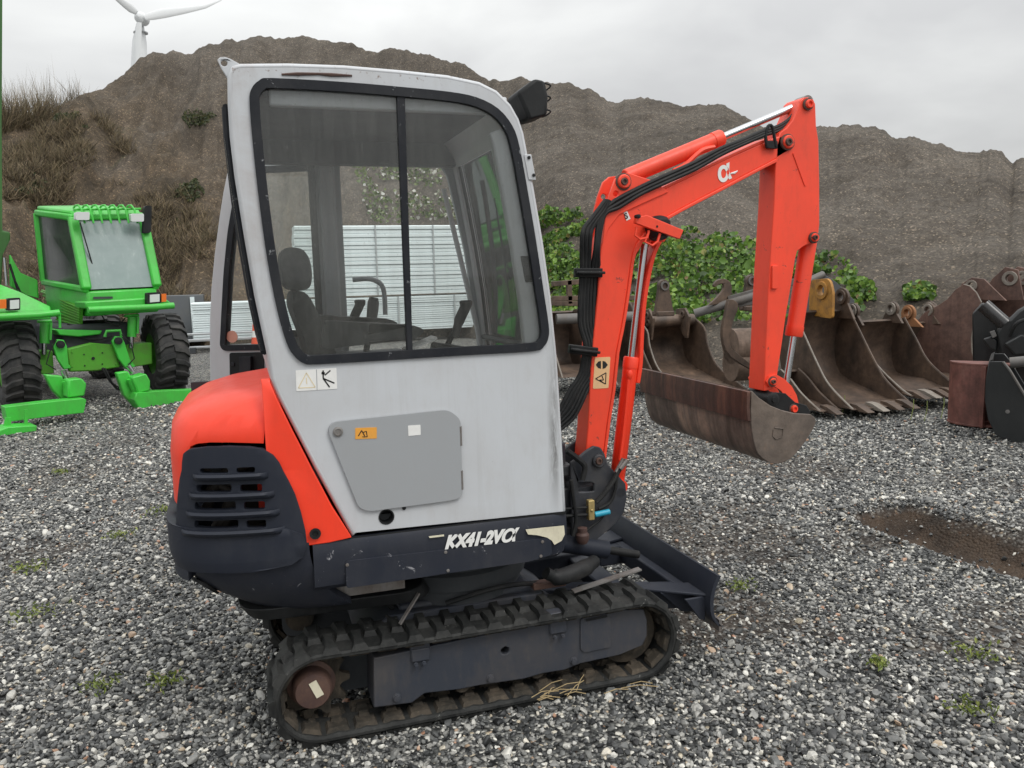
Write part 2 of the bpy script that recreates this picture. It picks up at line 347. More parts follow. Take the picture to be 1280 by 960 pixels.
# loose stones: a mass nobody could count, one object, instanced on points
def stone_mat():
    m, nt, b = nmat('stone'); oi = N(nt, 'ShaderNodeObjectInfo'); c = ramp(nt, oi.outputs['Random'], STONES)
    n1 = ramp(nt, noise(nt, 1.4, 4, .6), [(.3, (.78, .78, .79)), (.7, (1.35, 1.34, 1.3))]); c = mixc(nt, 1, c, n1, 'MULTIPLY')
    L(nt, c, b.inputs['Base Color']); b.inputs['Roughness'].default_value = .38
    return m
def stones():
    pts = []
    for r0, r1, dens in ((1.2, 3.2, 6000), (3.2, 4.6, 5200), (4.6, 6.5, 3900), (6.5, 9, 1700), (9, 13, 700)):
        A = .5*1.62*(r1*r1-r0*r0); n = int(A*dens); r = np.sqrt(RNG.random(n)*(r1*r1-r0*r0)+r0*r0); a = _y+(RNG.random(n)-.5)*1.62
        pts.append(np.stack([CO.x+r*np.sin(a), CO.y+r*np.cos(a)], -1))
    P = np.concatenate(pts); x, y = P.T; r = rutmask(x, y)+ (fbm(x*9, y*9, 2, 3)-.5)*.08
    fines = np.clip((fbm(x*.9+3, y*.9, 4, 61)-.53)*7, 0, .72)*np.clip(1.2-np.hypot(x, y)/9, .25, 1); fines = np.maximum(fines, .6*np.exp(-(((x-.25)/.75)**2+((y+.75)/.20)**2)))
    keep = ((r < .0) & (RNG.random(len(x)) > fines)) | (RNG.random(len(x)) < .06); x, y = x[keep], y[keep]
    # thinner where traffic has pressed fines to the top
    z = gheight(x, y); n = len(x); sz = RNG.lognormal(math.log(.0083), .34, n)*(1+.25*(fbm(x*1.2, y*1.2, 2, 21)-.5)); sz = np.clip(sz, .005, .024)
    far = np.hypot(x-CO.x, y-CO.y); sz *= 1+np.clip((far-5)/16, 0, .5)
    z = z+sz*RNG.uniform(-.25, .75, n)
    me = bpy.data.meshes.new('gravel_stones'); me.vertices.add(n); me.vertices.foreach_set('co', np.stack([x, y, z], -1).ravel())
    a = me.attributes.new('size', 'FLOAT_VECTOR', 'POINT'); a.data.foreach_set('vector', np.stack([sz*RNG.uniform(.9, 1.5, n), sz*RNG.uniform(.75, 1.15, n), sz*RNG.uniform(.5, .85, n)], -1).astype(np.float32).ravel())
    a = me.attributes.new('turn', 'FLOAT_VECTOR', 'POINT'); a.data.foreach_set('vector', np.stack([RNG.normal(0, .45, n), RNG.normal(0, .45, n), RNG.uniform(0, 6.28, n)], -1).astype(np.float32).ravel())
    sm = stone_mat(); sc = bpy.data.collections.new('stone_shapes')
    for k in range(7):
        bm = bmesh.new(); bmesh.ops.create_icosphere(bm, subdivisions=1 if k % 2 else 2, radius=1)
        q = Vector((random.uniform(-9, 9), random.uniform(-9, 9), 3))
        pl = [(Vector((random.gauss(0, 1), random.gauss(0, 1), random.gauss(0, 1))).normalized(), random.uniform(.55, .85)) for _ in range(9)]
        for v in bm.verts:
            for nn, d in pl:
                e = v.co.dot(nn)-d
                if e > 0: v.co -= nn*e*.9
        m = bpy.data.meshes.new('stone'); bm.to_mesh(m); bm.free(); m.materials.append(sm)
        smooth(m, 32); o = bpy.data.objects.new('stone_shape', m); sc.objects.link(o)
    ob = link('gravel_stones', me, ang=0); tag(ob, 'loose mixed grey crushed stone covering the yard', kind='stuff')
    g = bpy.data.node_groups.new('stones', 'GeometryNodeTree')
    g.interface.new_socket('Geometry', in_out='INPUT', socket_type='NodeSocketGeometry'); g.interface.new_socket('Geometry', in_out='OUTPUT', socket_type='NodeSocketGeometry')
    gi = g.nodes.new('NodeGroupInput'); go = g.nodes.new('NodeGroupOutput'); ip = g.nodes.new('GeometryNodeInstanceOnPoints'); ci = g.nodes.new('GeometryNodeCollectionInfo')
    ci.inputs[0].default_value = sc; ci.inputs['Separate Children'].default_value = True; ci.inputs['Reset Children'].default_value = True
    ip.inputs['Pick Instance'].default_value = True
    def na(nm):
        q = g.nodes.new('GeometryNodeInputNamedAttribute'); q.data_type = 'FLOAT_VECTOR'; q.inputs[0].default_value = nm; return q.outputs[0]
    L(g, gi.outputs[0], ip.inputs['Points']); L(g, ci.outputs[0], ip.inputs['Instance']); L(g, na('size'), ip.inputs['Scale'])
    er = g.nodes.new('FunctionNodeEulerToRotation'); L(g, na('turn'), er.inputs[0]); L(g, er.outputs[0], ip.inputs['Rotation'])
    L(g, ip.outputs[0], go.inputs[0])
    md = ob.modifiers.new('stones', 'NODES'); md.node_group = g
stones()

# ------------------------------------------------------------------ spoil heap
CREST = [(-260, 230), (-120, 190), (-20, 165), (20, 158), (50, 152), (75, 143), (100, 125), (130, 103), (150, 90), (168, 79), (180, 71), (200, 66), (225, 64), (240, 62), (262, 54), (285, 53), (300, 52), (325, 47), (345, 47), (375, 44), (400, 47), (420, 50), (440, 52), (458, 62), (470, 65), (490, 58), (505, 61), (520, 66), (540, 68), (560, 75), (580, 80), (596, 90), (610, 98), (625, 101), (640, 98), (650, 95), (665, 100), (680, 102), (700, 103), (712, 103), (740, 113), (765, 128), (785, 125), (800, 123), (830, 128), (850, 132), (875, 131), (905, 131), (925, 143), (950, 158), (1000, 165), (1020, 160), (1060, 158), (1085, 160), (1103, 163), (1120, 174), (1140, 173), (1160, 178), (1180, 180), (1200, 190), (1225, 190), (1238, 186), (1252, 190), (1265, 203), (1280, 198), (1330, 215), (1420, 235), (1560, 270), (1800, 310)]
def heap():
    cx = np.array([c[0] for c in CREST], float); cy = np.array([c[1] for c in CREST], float)
    px = np.linspace(-260, 1800, 900); py = np.interp(px, cx, cy)
    rough = (fbm(px*.11, px*0+3, 4, 31)-.5)*5; py = py+rough*1.1+(fbm(px*.35, px*0+7, 3, 33)-.5)*3.4
    nr = 230; A = []; 
    X = np.zeros((len(px), nr)); Y = X.copy(); Z = X.copy(); T = X.copy()
    for i, (a, b) in enumerate(zip(px, py)):
        d = ray(a, b); hd = math.hypot(d.x, d.y); ux, uy = d.x/hd, d.y/hd; sl = d.z/hd
        Df = np.interp(a, [-260, 0, 250, 560, 610, 690, 780, 900, 1280, 1800], [22, 22, 22, 21.5, 19.6, 14.4, 12.3, 11.5, 10.8, 10.5])
        Dc = np.interp(a, [-260, 0, 200, 350, 480, 620, 900, 1280, 1800], [33, 33, 39, 41, 38, 33, 27, 24, 22])
        H = CO.z+sl*Dc
        r = np.linspace(0, 1.45, nr); D = Df+(Dc-Df)*r
        prof = np.where(r < 1, H*(r**1.06), H*(1-1.1*(r-1)**1.2-.0))
        X[i] = CO.x+ux*D; Y[i] = CO.y+uy*D; Z[i] = prof; T[i] = r
    # gullies, lumps and slumps (vanishing at the crest line seen against the sky)
    w = np.clip(T*6, 0, 1)*np.clip(1-.75*np.exp(-((T-1)/.06)**2), 0, 1)
    n1 = fbm(X*.32+Y*.1, Y*.22, 4, 11)-.5; n2 = 1-np.abs(fbm(X*.75-Y*.12, Y*.14, 4, 17)*2-1); n3 = fbm(X*2.3, Y*2.3, 4, 23)-.5
    left = 1/(1+np.exp((X-1.5)*.6+(Y-26)*.02))
    Z = Z+w*(n1*(.75+1.5*left)+(n2-.8)*1.5*(.10+left)+n3*(.10+.35*left))
    Z = np.where(T < .02, Z-.4, Z)+w*(fbm(X*5.5, Y*5.5, 3, 29)-.5)*.12
    m, nt, b = nmat('heap_soil')
    v = N(nt, 'ShaderNodeTexVoronoi', inp={'Scale': 30, 'Randomness': 1}); t = N(nt, 'ShaderNodeTexCoord'); L(nt, t.outputs['Object'], v.inputs['Vector'])
    se = N(nt, 'ShaderNodeSeparateColor'); L(nt, v.outputs['Color'], se.inputs[0])
    base = ramp(nt, noise(nt, .30, 10, .74, .6), [(.30, (.058, .048, .037)), (.46, (.098, .083, .067)), (.58, (.130, .113, .094)), (.74, (.180, .158, .130))])
    spk = ramp(nt, se.outputs[0], [(.0, (.66, .66, .66)), (.6, (1, 1, 1)), (.92, (1.3, 1.29, 1.26)), (.985, (2.6, 2.5, 2.35))]); c = mixc(nt, 1, base, spk, 'MULTIPLY')
    scree = ramp(nt, noise(nt, .9, 8, .7, .3, stretch=(.7, .35, .35)), [(.34, (.78, .77, .75)), (.5, (.88, .87, .86)), (.68, (.98, .96, .93))]); base = mixc(nt, 1, base, scree, 'MULTIPLY'); c = mixc(nt, 1, base, spk, 'MULTIPLY')
    at = N(nt, 'ShaderNodeAttribute', attribute_name='left'); brown = ramp(nt, noise(nt, .55, 8, .7, .8), [(.3, (.040, .031, .020)), (.46, (.080, .060, .038)), (.6, (.125, .092, .060)), (.72, (.062, .062, .030))])
    brown = mixc(nt, 1, brown, spk, 'MULTIPLY'); c = mixc(nt, at.outputs['Fac'], c, brown)
    L(nt, c, b.inputs['Base Color']); b.inputs['Roughness'].default_value = .95
    fine = noise(nt, 5, 8, .75); bump(nt, b, fine, .8, .12)
    me = gridmesh('spoil_heap', X, Y, Z, m)
    # scrubby, brown lower left flank
    lf = np.clip(1.5-((X+6)/8)-T*1.1, 0, 1)*np.clip((fbm(X*.4, Y*.4, 3, 41)-.12)*3.6, 0, 1); attr(me, 'left', np.clip(lf*1.5, 0, 1))
    o = link('spoil_heap', me, ang=0); tag(o, 'long brown grey heap of gravel and soil behind the yard', kind='structure')
    return X, Y, Z, T
HX, HY, HZ, HT = heap()
# ================================================================== EXCAVATOR
EX = empty('mini_excavator', (0, 0, 0)); tag(EX, 'orange and grey mini excavator with dark blue base and black rubber tracks', 'excavator')
def part(mb, name, mat=None, parent=EX, **k): return mb.build(name, mat, parent, **k)

# ---- tail: counterweight side wraps round the back as a superellipse in plan
TA, TB, TE = 1.05, .487, 5.
def kz(z):
    if z > 1.0: e = min(1, (z-1.0)/.262); return (1-e**4)**.25 if e < 1 else 0
    if z < .70: return 1-.24*((.70-z)/.25)**2.0
    return 1.
_th = np.linspace(-.35, math.pi+.35, 900)
def _pl(th):
    c, s = np.cos(th), np.sin(th); return -TA*np.sign(s)*np.abs(s)**(2/TE), -TB*np.sign(c)*np.abs(c)**(2/TE)
# finer by x along the flat sides
_q = np.concatenate([np.linspace(.35, -.9, 260), []])
_px_, _py_ = [], []
for xx in np.linspace(.3, -.99, 500): _px_.append(xx); _py_.append(-TB*(1-min(1, abs(min(xx, 0))/TA)**TE)**(1/TE))
yl = _py_[-1]
for yy in np.linspace(yl, -yl, 300)[1:-1]: _px_.append(-TA*(1-(abs(yy)/TB)**TE)**(1/TE)); _py_.append(yy)
for xx in np.linspace(-.99, .3, 500): _px_.append(xx); _py_.append(TB*(1-min(1, abs(min(xx, 0))/TA)**TE)**(1/TE))
PXT = np.array(_px_); PYT = np.array(_py_); UT = np.concatenate([[0], np.cumsum(np.hypot(np.diff(PXT), np.diff(PYT)))]); UMAX = UT[-1]
def u_of_x(x): return float(np.interp(-x, -PXT[:500], UT[:500]))
def w2(w):
    if w <= 1.0: return w, kz(w)
    f = min(1, (w-1.0)/.262)*math.pi/2; return 1+.262*math.sin(f)**.5, math.cos(f)**.5
def z2w(z):
    if z <= 1: return z
    return 1+.262*math.asin(min(1, (z-1)/.262)**2)/(math.pi/2)
def tail(u, w, off=0.):
    z, k = w2(w); x = float(np.interp(u, UT, PXT)); y = float(np.interp(u, UT, PYT)); e = .004
    x2 = float(np.interp(u+e, UT, PXT)); y2 = float(np.interp(u+e, UT, PYT)); x1 = float(np.interp(u-e, UT, PXT)); y1 = float(np.interp(u-e, UT, PYT))
    t = Vector((x2-x1, y2-y1, 0)).normalized(); n = Vector((t.y, -t.x, 0))
    if n.dot(Vector((x+.2, y, 0))) < 0: n = -n
    z2, k2 = w2(w+.004); z1, k1 = w2(w-.004)
    p = Vector((x*k, y*(1-(1-k)*.8), z)); nz_ = -(k2-k1)*abs(TA)/max(1e-5, math.hypot(z2-z1, (k2-k1)*TA)); n = (n*math.sqrt(max(0, 1-nz_*nz_))+Vector((0, 0, nz_))).normalized()
    return p+n*off
def tpix(px, py):
    """(u, w) where a line of sight meets the tail skin"""
    d = ray(px, py); best = None; prev = None
    for i in range(700):
        t = 2.2+i*.003; p = CO+d*t; k = max(.05, kz(p.z)); ky = 1-(1-k)*.8
        F = (abs(min(p.x, 0))/(TA*k))**TE+(abs(p.y)/(TB*ky))**TE-1
        if best is None or F < best[0]: best = (F, p.copy(), k, ky)
        if F < 0: best = (F, p.copy(), k, ky); break
    _, p, k, ky = best; x, y = p.x/k, p.y/ky
    i = int(np.argmin(np.hypot(PXT-x, PYT-y))); return float(UT[i]), z2w(p.z)
def skin(name, outl, mat, off=0., thick=.012, holes=(), parent=EX, du=.045, dw=.035, bevel=.003, ang=40):
    flat = [p for l in [outl]+list(holes) for p in l]
    tri = tessellate_polygon([[Vector((p[0], p[1], 0)) for p in l] for l in [outl]+list(holes)])
    bm = bmesh.new(); vs = [bm.verts.new((p[0], p[1], 0)) for p in flat]
    for t in tri:
        try: bm.faces.new([vs[i] for i in t])
        except ValueError: pass
    us = [p[0] for p in flat]; ws = [p[1] for p in flat]
    u = min(us)+du
    while u < max(us): bmesh.ops.bisect_plane(bm, geom=bm.verts[:]+bm.edges[:]+bm.faces[:], dist=1e-5, plane_co=(u, 0, 0), plane_no=(1, 0, 0)); u += du
    q = min(ws)+dw
    while q < max(ws): bmesh.ops.bisect_plane(bm, geom=bm.verts[:]+bm.edges[:]+bm.faces[:], dist=1e-5, plane_co=(0, q, 0), plane_no=(0, 1, 0)); q += dw
    for v in bm.verts: v.co = tail(v.co.x, v.co.y, off)
    bmesh.ops.recalc_face_normals(bm, faces=bm.faces)
    # make normals face outwards
    s = sum((f.normal.dot(f.calc_center_median()-Vector((-.3, 0, .9)))*f.calc_area() for f in bm.faces))
    if s < 0: bmesh.ops.reverse_faces(bm, faces=bm.faces)
    me = bpy.data.meshes.new(name); bm.to_mesh(me); bm.free(); me.materials.append(mat)
    o = link(name, me, None, parent, ang); m = o.modifiers.new('thick', 'SOLIDIFY'); m.thickness = thick; m.offset = -1
    if bevel: b = o.modifiers.new('bevel', 'BEVEL'); b.width = bevel; b.segments = 2; b.limit_method = 'ANGLE'; b.angle_limit = math.radians(50)
    return o
US = u_of_x(-.738); GRL = [tpix(*p) for p in [(329, 559), (310, 558), (286, 557), (262, 557), (246, 559), (239, 563), (236, 572), (233, 590), (230, 615), (228, 642)]]
hood = [(US, 1.255), (US, GRL[0][1]+.004)]+[(a, b+.004) for a, b in GRL[1:6]]+[(a+.006, b) for a, b in GRL[6:]]+[(GRL[-1][0]+.02, .852)]
hood += [(UMAX-u_of_x(-.74), .852), (UMAX-US, 1.255)]
skin('engine_hood', hood, ORANGE, 0, .012, bevel=.004)
mbx = MB(); 
top = [tail(u, 1.254) for u in np.linspace(US, UMAX-US, 40)]
mbx.add(top+[t-Vector((0, 0, .02)) for t in top], [tuple(range(40))]+[(i, i+1, 41+i, 40+i) for i in range(39)]); part(mbx, 'hood_top', ORANGE)
# side cover between hood and cab
cov = [tpix(a, b) for a, b in [(331, 560), (345, 566), (358, 584), (369, 612), (378, 640), (384, 668), (386, 681), (412, 677), (439, 671)]]
edge = [(439, 671), (415, 633), (390, 586), (365, 537), (347, 500), (338, 478)]
ce = [(u_of_x(hy(a, b, -.487).x), hy(a, b, -.487).z) for a, b in edge]
UC = US-.008
cov2 = [(UC, 1.262), (UC, cov[0][1]-.03)]+[(a+.03*(i < 5), b-.012*(i < 5)) for i, (a, b) in enumerate(cov[1:])]+[(a, b) for a, b in ce[1:]]+[(u_of_x(-.702), 1.285), (UC+.002, 1.285)]
# this panel is flat: built straight in the side plane with a rounded rear edge
mb = MB(); mb.prism([(a, b) for a, b in cov2], lambda u, w: tail(u, min(w, .99), .010)+Vector((0, (.018*max(0, (w-1.24)/.045)**2), max(0, w-.99))), lambda u, w: tail(u, min(w, .99), -.02)+Vector((0, .0, max(0, w-.99))))
part(mb, 'side_cover', ORANGE, bevel=.006, seg=3)
mb = MB(); c = hy(394, 667, -.500); mb.lathe(c, (0, -1, 0), [(0, .019), (.004, .019), (.004, .011), (-.004, .011), (-.004, 0)]); part(mb, 'cover_plug', BLACK)
# grille panel with two columns of four slots
def gp(x, y): return tpix(200+x/2.667, 440+y/2.667)
go = [gp(*p) for p in [(96, 335), (112, 320), (160, 314), (230, 312), (300, 314), (345, 320), (375, 338), (398, 365), (430, 425), (450, 470), (470, 530), (484, 590), (489, 632), (488, 650)]]
gb = .80
go = go+[(gp(470, 675)[0], gp(470, 675)[1]), (gp(130, 575)[0]+.02, gb-.03), (gp(76, 525)[0]+.015, gb-.01)]+[gp(*p) for p in [(76, 515), (84, 420), (92, 360)]]
slots = []
for (xa, xb, xc, xd, ya, yb) in [(146, 234, 260, 320, 377, 402), (136, 246, 273, 344, 438, 464), (130, 259, 284, 352, 495, 522), (130, 268, 294, 356, 556, 582)]:
    for a, b in ((xa, xb), (xc, xd)):
        q = [gp(a, ya+2), gp(b, ya), gp(b, yb), gp(a, yb)]; slots.append(rounded([(u_, w_+((.004 if yb > 410 else -.001) if q_ < 2 else .003)) for q_, (u_, w_) in enumerate(q)], .008, 3))
GR = skin('engine_grille', go, NAVY, .022, .024, holes=slots, du=.03, dw=.03, bevel=.004)
for (xa, xb, ya) in [(124, 362, 408), (112, 384, 470), (106, 402, 530), (92, 418, 588)]:
    mb = MB(); a = gp(xa, ya+1); b = gp(xb, ya-5); n = 16; vs = []; 
    prof = [(.012, -.010), (.020, .006), (.040, .010), (.046, .002), (.040, -.010), (.022, -.016)]
    for i in range(n+1):
        t = i/n; u = a[0]+(b[0]-a[0])*t; wv = a[1]+(b[1]-a[1])*t; tp = min(1, min(t, 1-t)*8+.35)
        for o_, dz in prof: vs.append(tail(u, wv+dz, .012+(o_-.012)*tp))
    k = len(prof); mb.add(vs, [(i*k+j, i*k+(j+1) % k, (i+1)*k+(j+1) % k, (i+1)*k+j) for i in range(n) for j in range(k)]+[tuple(range(k-1, -1, -1)), tuple(n*k+j for j in range(k))])
    part(mb, 'grille_slat', NAVY, GR, ang=50)
# counterweight band and lower body
ua = u_of_x(-.585)-.004; 
bw = [gp(478, 600), gp(487, 632), gp(480, 668), gp(440, 692), gp(300, 716), gp(200, 717)]
zb_ = bw[-1][1]
bw += [(u, zb_-.004) for u in np.linspace(bw[-1][0]+.1, UMAX-ua, 10)]+[(UMAX-ua, .795)]+[(u, .792) for u in np.linspace(UMAX-ua-.1, gp(130, 575)[0], 12)]+[gp(300, 588), gp(420, 580)]
CWT = skin('counterweight', bw, NAVY, .030, .035, bevel=.010)
lw = [(ua+.03, .72), (UMAX-ua-.03, .72), (UMAX-ua-.03, .455), (ua+.03, .455)]
skin('counterweight_base', lw, NAVYW, .012, .03, dw=.02)
mb = MB(); c = tpix(259, 727); cc = tail(*c, .0); dn = (tail(*c, .1)-cc).normalized(); 
mb.lathe(cc, dn, [(.012, .055), (.022, .052), (.020, .042), (-.03, .038), (-.03, 0)], 20)
o = part(mb, 'tie_down_hole', BLACK, CWT)
mb = MB(); mb.box((-.42, 0, .505), (.72, .74, .03)); mb.box((-.15, 0, .56), (.9, .86, .05)); part(mb, 'slew_platform', DARKIN, bevel=.01)
# engine inside the bay
mb = MB(); mb.box((-.70, -.10, .84), (.36, .40, .30)); mb.box((-.66, .12, .94), (.40, .46, .44)); part(mb, 'engine_block', PIPEM, bevel=.01)
mb = MB(); mb.tube(spline([(-.95, -.30, .80), (-.90, -.36, .92), (-.82, -.38, .98), (-.72, -.38, 1.02)], 5), .022); mb.tube(spline([(-.9, -.33, .76), (-.85, -.36, .85), (-.84, -.36, .95)], 5), .03)
mb.tube(spline([(-.95, -.30, .99), (-.85, -.40, .90), (-.7, -.42, .88)], 5), .012); part(mb, 'engine_hose', PIPEM)
mb = MB(); mb.box((-.72, -.36, .90), (.09, .05, .16)); part(mb, 'air_filter', ORANGE)

mb = MB(); mb.box((-.78, .40, .98), (.44, .03, .42)); mb.box((-.57, -.05, .95), (.03, .80, .50)); part(mb, 'engine_bulkhead', DARKIN)
# ---- skirt under the cab
def sweep_plan(path, prof, name, mat, **k):
    """vertical profile (inset, z) swept along a plan path; inset measured to the left of travel"""
    n = len(path); vs = []; m = len(prof); fs = []
    for i, p in enumerate(path):
        a = Vector(path[max(i-1, 0)]); b = Vector(path[min(i+1, n-1)]); t = (b-a).normalized(); nn = Vector((-t.y, t.x))
        for q, z in prof: vs.append((p[0]+nn.x*q, p[1]+nn.y*q, z))
    for i in range(n-1):
        for j in range(m-1): fs.append((i*m+j, (i+1)*m+j, (i+1)*m+j+1, i*m+j+1))
    fs += [tuple(range(m)), tuple((n-1)*m+j for j in range(m-1, -1, -1))]
    mb = MB(); mb.add(vs, fs); return part(mb, name, mat, **k)
path = [(-.60, -.492), (-.3, -.492), (.0, -.492), (.28, -.491)]+[(.28+.072*math.sin(a), -.419-.072*math.cos(a)) for a in np.linspace(.2, math.pi/2, 7)]+[(.352, 0), (.352, .42), (.28, .491), (-.6, .492)]
SK = sweep_plan(path, [(.03, .716), (.006, .714), (.0, .70), (-.002, .66), (.0, .60), (.010, .555), (.032, .536), (.30, .533)], 'platform_skirt', NAVYW, ang=30)
sweep_plan([(-.50, -.486), (.33, -.486), (.345, -.42), (.345, .3)], [(.0, .719), (.0, .708), (.05, .708)], 'cab_floor_seal', BLACK)
# raised lower panel
pp = rounded(xz([(432, 701), (688, 672), (690, 693), (660, 702), (433, 735)], -.497), .012)
mb = MB(); mb.yplate(pp, -.501, -.49); SP = part(mb, 'skirt_panel', NAVYW, bevel=.003)
for a, b in [(434, 706), (557, 690), (678, 677), (676, 695), (560, 713)]:
    mb = MB(); mb.lathe(hy(a, b, -.501), (0, -1, 0), [(0, .006), (.003, .006), (.004, 0)], 8); part(mb, 'panel_screw', STEELR, SP)
def text(s, size, loc, name, mat, parent, shear=0, bold=0, rot=(math.pi/2, 0, 0), sx=1, ext=.0006):
    cu = bpy.data.curves.new(name, 'FONT'); cu.body = s; cu.size = size; cu.shear = shear; cu.offset = bold; cu.extrude = ext
    tmp = bpy.data.objects.new(name, cu); me = bpy.data.meshes.new_from_object(tmp); bpy.data.objects.remove(tmp)
    me.materials.clear(); me.materials.append(mat); o = link(name, me, None, parent, 0); o.location = loc; o.rotation_euler = rot; o.scale = (sx, 1, 1); return o
p = hy(556, 685, -.5005); q = hy(628, 676, -.5005)
text('KX41-2V', .064, (p.x, -.5020, p.z-.001), 'model_lettering', WHITE, SK, .35, .0040, rot=(math.pi/2, -math.atan2(q.z-p.z, q.x-p.x)+.012, 0), sx=.86)
q = hy(628, 677, -.5005); text('α', .085, (q.x-.012, -.5020, q.z-.002), 'model_lettering', WHITE, SK, .35, .002, sx=1.1)
mb = MB(); mb.yplate(xz([(536, 670.5), (555, 668.2), (555, 670.3), (537, 672.5)], -.5005), -.5012, -.499); part(mb, 'decal_line', CREAM, SK, ang=0)
mb = MB(); mb.yplate(xz([(536, 671), (537, 672)] if 0 else [(657, 662), (680, 659.5), (705, 657), (706, 668), (702, 676), (693, 681), (690, 676), (684, 672), (672, 669), (660, 668)], -.5005), -.5012, -.499); part(mb, 'swoosh_decal', CREAM, SK, ang=0)

# ---- cab shell
CABP = xz([(709, 644), (705, 570), (701, 500), (697, 440), (690, 370), (680, 300), (668, 230), (656, 166), (650, 148), (640, 130), (622, 112), (600, 101), (560, 92.5), (500, 86), (430, 80), (360, 77.5), (300, 78), (289, 81), (284, 92), (284.5, 130), (287, 170), (293, 220), (305, 295), (318, 370), (333, 440), (338, 474), (347, 497), (392, 584), (440, 672)])
CABP = [(x, z) for x, z in CABP]
def inset(poly, d):
    k = len(poly); out = []
    A = sum(poly[i][0]*poly[(i+1) % k][1]-poly[(i+1) % k][0]*poly[i][1] for i in range(k)); sg = 1 if A > 0 else -1
    for i in range(k):
        a, p, b = Vector(poly[i-1]), Vector(poly[i]), Vector(poly[(i+1) % k]); t1 = (p-a).normalized(); t2 = (b-p).normalized()
        n = (Vector((-t1.y, t1.x))+Vector((-t2.y, t2.x))).normalized()*sg; c = max(.5, n.dot(Vector((-t1.y, t1.x))*sg)); out.append(tuple(p+n*d/c))
    return out
roof = CABP[:-1]
stn = [(-.480, .016), (-.4775, .008), (-.470, .002), (-.457, 0), (-.405, 0), (.405, 0), (.457, 0), (.470, .002), (.4775, .008), (.480, .016)]
vs = []; fs = []; k = len(CABP)
for y, d in stn: vs += [(x, y, z) for x, z in inset(CABP, d)]
front = set(range(1, 7)); rear = set(range(19, 24))
for i in range(len(stn)-1):
    for j in range(k):
        if i == 4 and (j in front or j in rear): continue
        if j == k-1: continue
        j2 = (j+1) % k; fs.append((i*k+j, i*k+j2, (i+1)*k+j2, (i+1)*k+j))
mb = MB(); mb.add(vs, fs); CAB = part(mb, 'cab_shell', GREY, ang=40)
so = CAB.modifiers.new('thick', 'SOLIDIFY'); so.thickness = .022; so.offset = -1
ip = CABP[1:12]; iq = inset(CABP, .115)[1:12]
mb = MB(); mb.yplate(ip[:8]+iq[:8][::-1], -.458, -.420); part(mb, 'front_pillar', GREY, CAB, bevel=.006)
# near side sheet with the window opening
WINO0 = [(340, 98), (430, 103), (500, 109), (560, 115), (595, 122), (622, 136), (640, 158), (649, 185), (660, 245), (670, 305), (679, 365), (685, 405), (685, 421), (679, 433), (664, 439), (580, 444), (500, 449), (400, 455), (380, 454), (367, 444), (358, 428), (347, 390), (335, 330), (325, 260), (317, 190), (312, 130), (314, 112), (324, 101)]
WINO = spline(WINO0, 3, True); wo2 = xz(WINO, -.482); win_in = inset(wo2, .030)
side = inset(CABP, .016)
mb = MB(); mb.yplate(side, -.480, -.462, [inset(wo2, .006), circ((hy(483, 646).x, hy(483, 646).z), .026, 18)]); part(mb, 'cab_side_panel', GREY, ang=30, bevel=.002)
mb = MB(); mb.yplate(wo2, -.489, -.468, [win_in]); WF = part(mb, 'side_window', SEAL, ang=30, bevel=.004)
xm = lambda a, b: (hy(a, b, -.482).x, hy(a, b, -.482).z)
mb = MB(); mb.yplate([xm(496, 116), xm(506, 117), xm(516, 443), xm(509, 443)], -.484, -.462); part(mb, 'window_divider', SEAL, WF, bevel=.002)
wi = inset(wo2, .026)
def clipx(poly, f, keep):
    """clip polygon by a line function f(p)>0 (keep sign)"""
    out = []; k = len(poly)
    for i in range(k):
        a, b = poly[i], poly[(i+1) % k]; fa, fb = f(a)*keep, f(b)*keep
        if fa >= 0: out.append(a)
        if fa*fb < 0: t = fa/(fa-fb); out.append((a[0]+(b[0]-a[0])*t, a[1]+(b[1]-a[1])*t))
    return out
A_, B_ = xm(501, 116), xm(513, 443); lf = lambda p: (B_[0]-A_[0])*(p[1]-A_[1])-(B_[1]-A_[1])*(p[0]-A_[0])
for kp, yy in ((1, -.474), (-1, -.470)):
    mb = MB(); mb.yplate(clipx(wi, lf, kp), yy-.002, yy+.002); part(mb, 'window_pane', GLASS, WF, ang=0)
mb = MB(); mb.yplate(xz([(651, 320), (664, 320), (669, 352), (657, 353)], -.462), -.466, -.450); part(mb, 'window_latch', BLACK, WF, bevel=.003)
# gutter, wear and small fittings on the side
mb = MB(); mb.tube([hy(a, b, -.4815) for a, b in [(352, 93), (372, 92.5), (398, 92.4), (414, 93.6), (440, 94.6)]], [.003, .0055, .004, .006, .003], 6); part(mb, 'rust_seam', RUSTY, CAB)
mb = MB(); mb.prism([(0, 0), (1, 0), (1, 1), (0, 1)], lambda u, v: hy(655+9*u+v*6, 193+v*32-u*0, -.4835), lambda u, v: hy(655+9*u+v*6, 193+v*32, -.470)); part(mb, 'hinge_plate', GREY, CAB, bevel=.002)
for a, b in ((661, 197), (667, 219)):
    mb = MB(); mb.lathe(hy(a, b, -.4835), (0, -1, 0), [(0, .006), (.004, .006), (.005, 0)], 8); part(mb, 'bolt', BLACK, CAB)
ho = rounded(xz([(405.5, 528), (560, 511.5), (575, 524), (577.5, 621), (562, 625), (461, 638.5), (448, 634)], -.482), [.05, .05, .02, .03, .03, .03, .02], 6)
mb = MB(); mb.yplate(ho, -.4915, -.483); HTS = MB(); HTS.yplate(inset(ho, .006), -.486, -.478); part(HTS, 'hatch_shadow_gap', BLACK, ang=0); HT_ = part(mb, 'storage_hatch', HATCH, bevel=.003, seg=3)  # black sheet behind the hatch stands in for the shadow round its edge
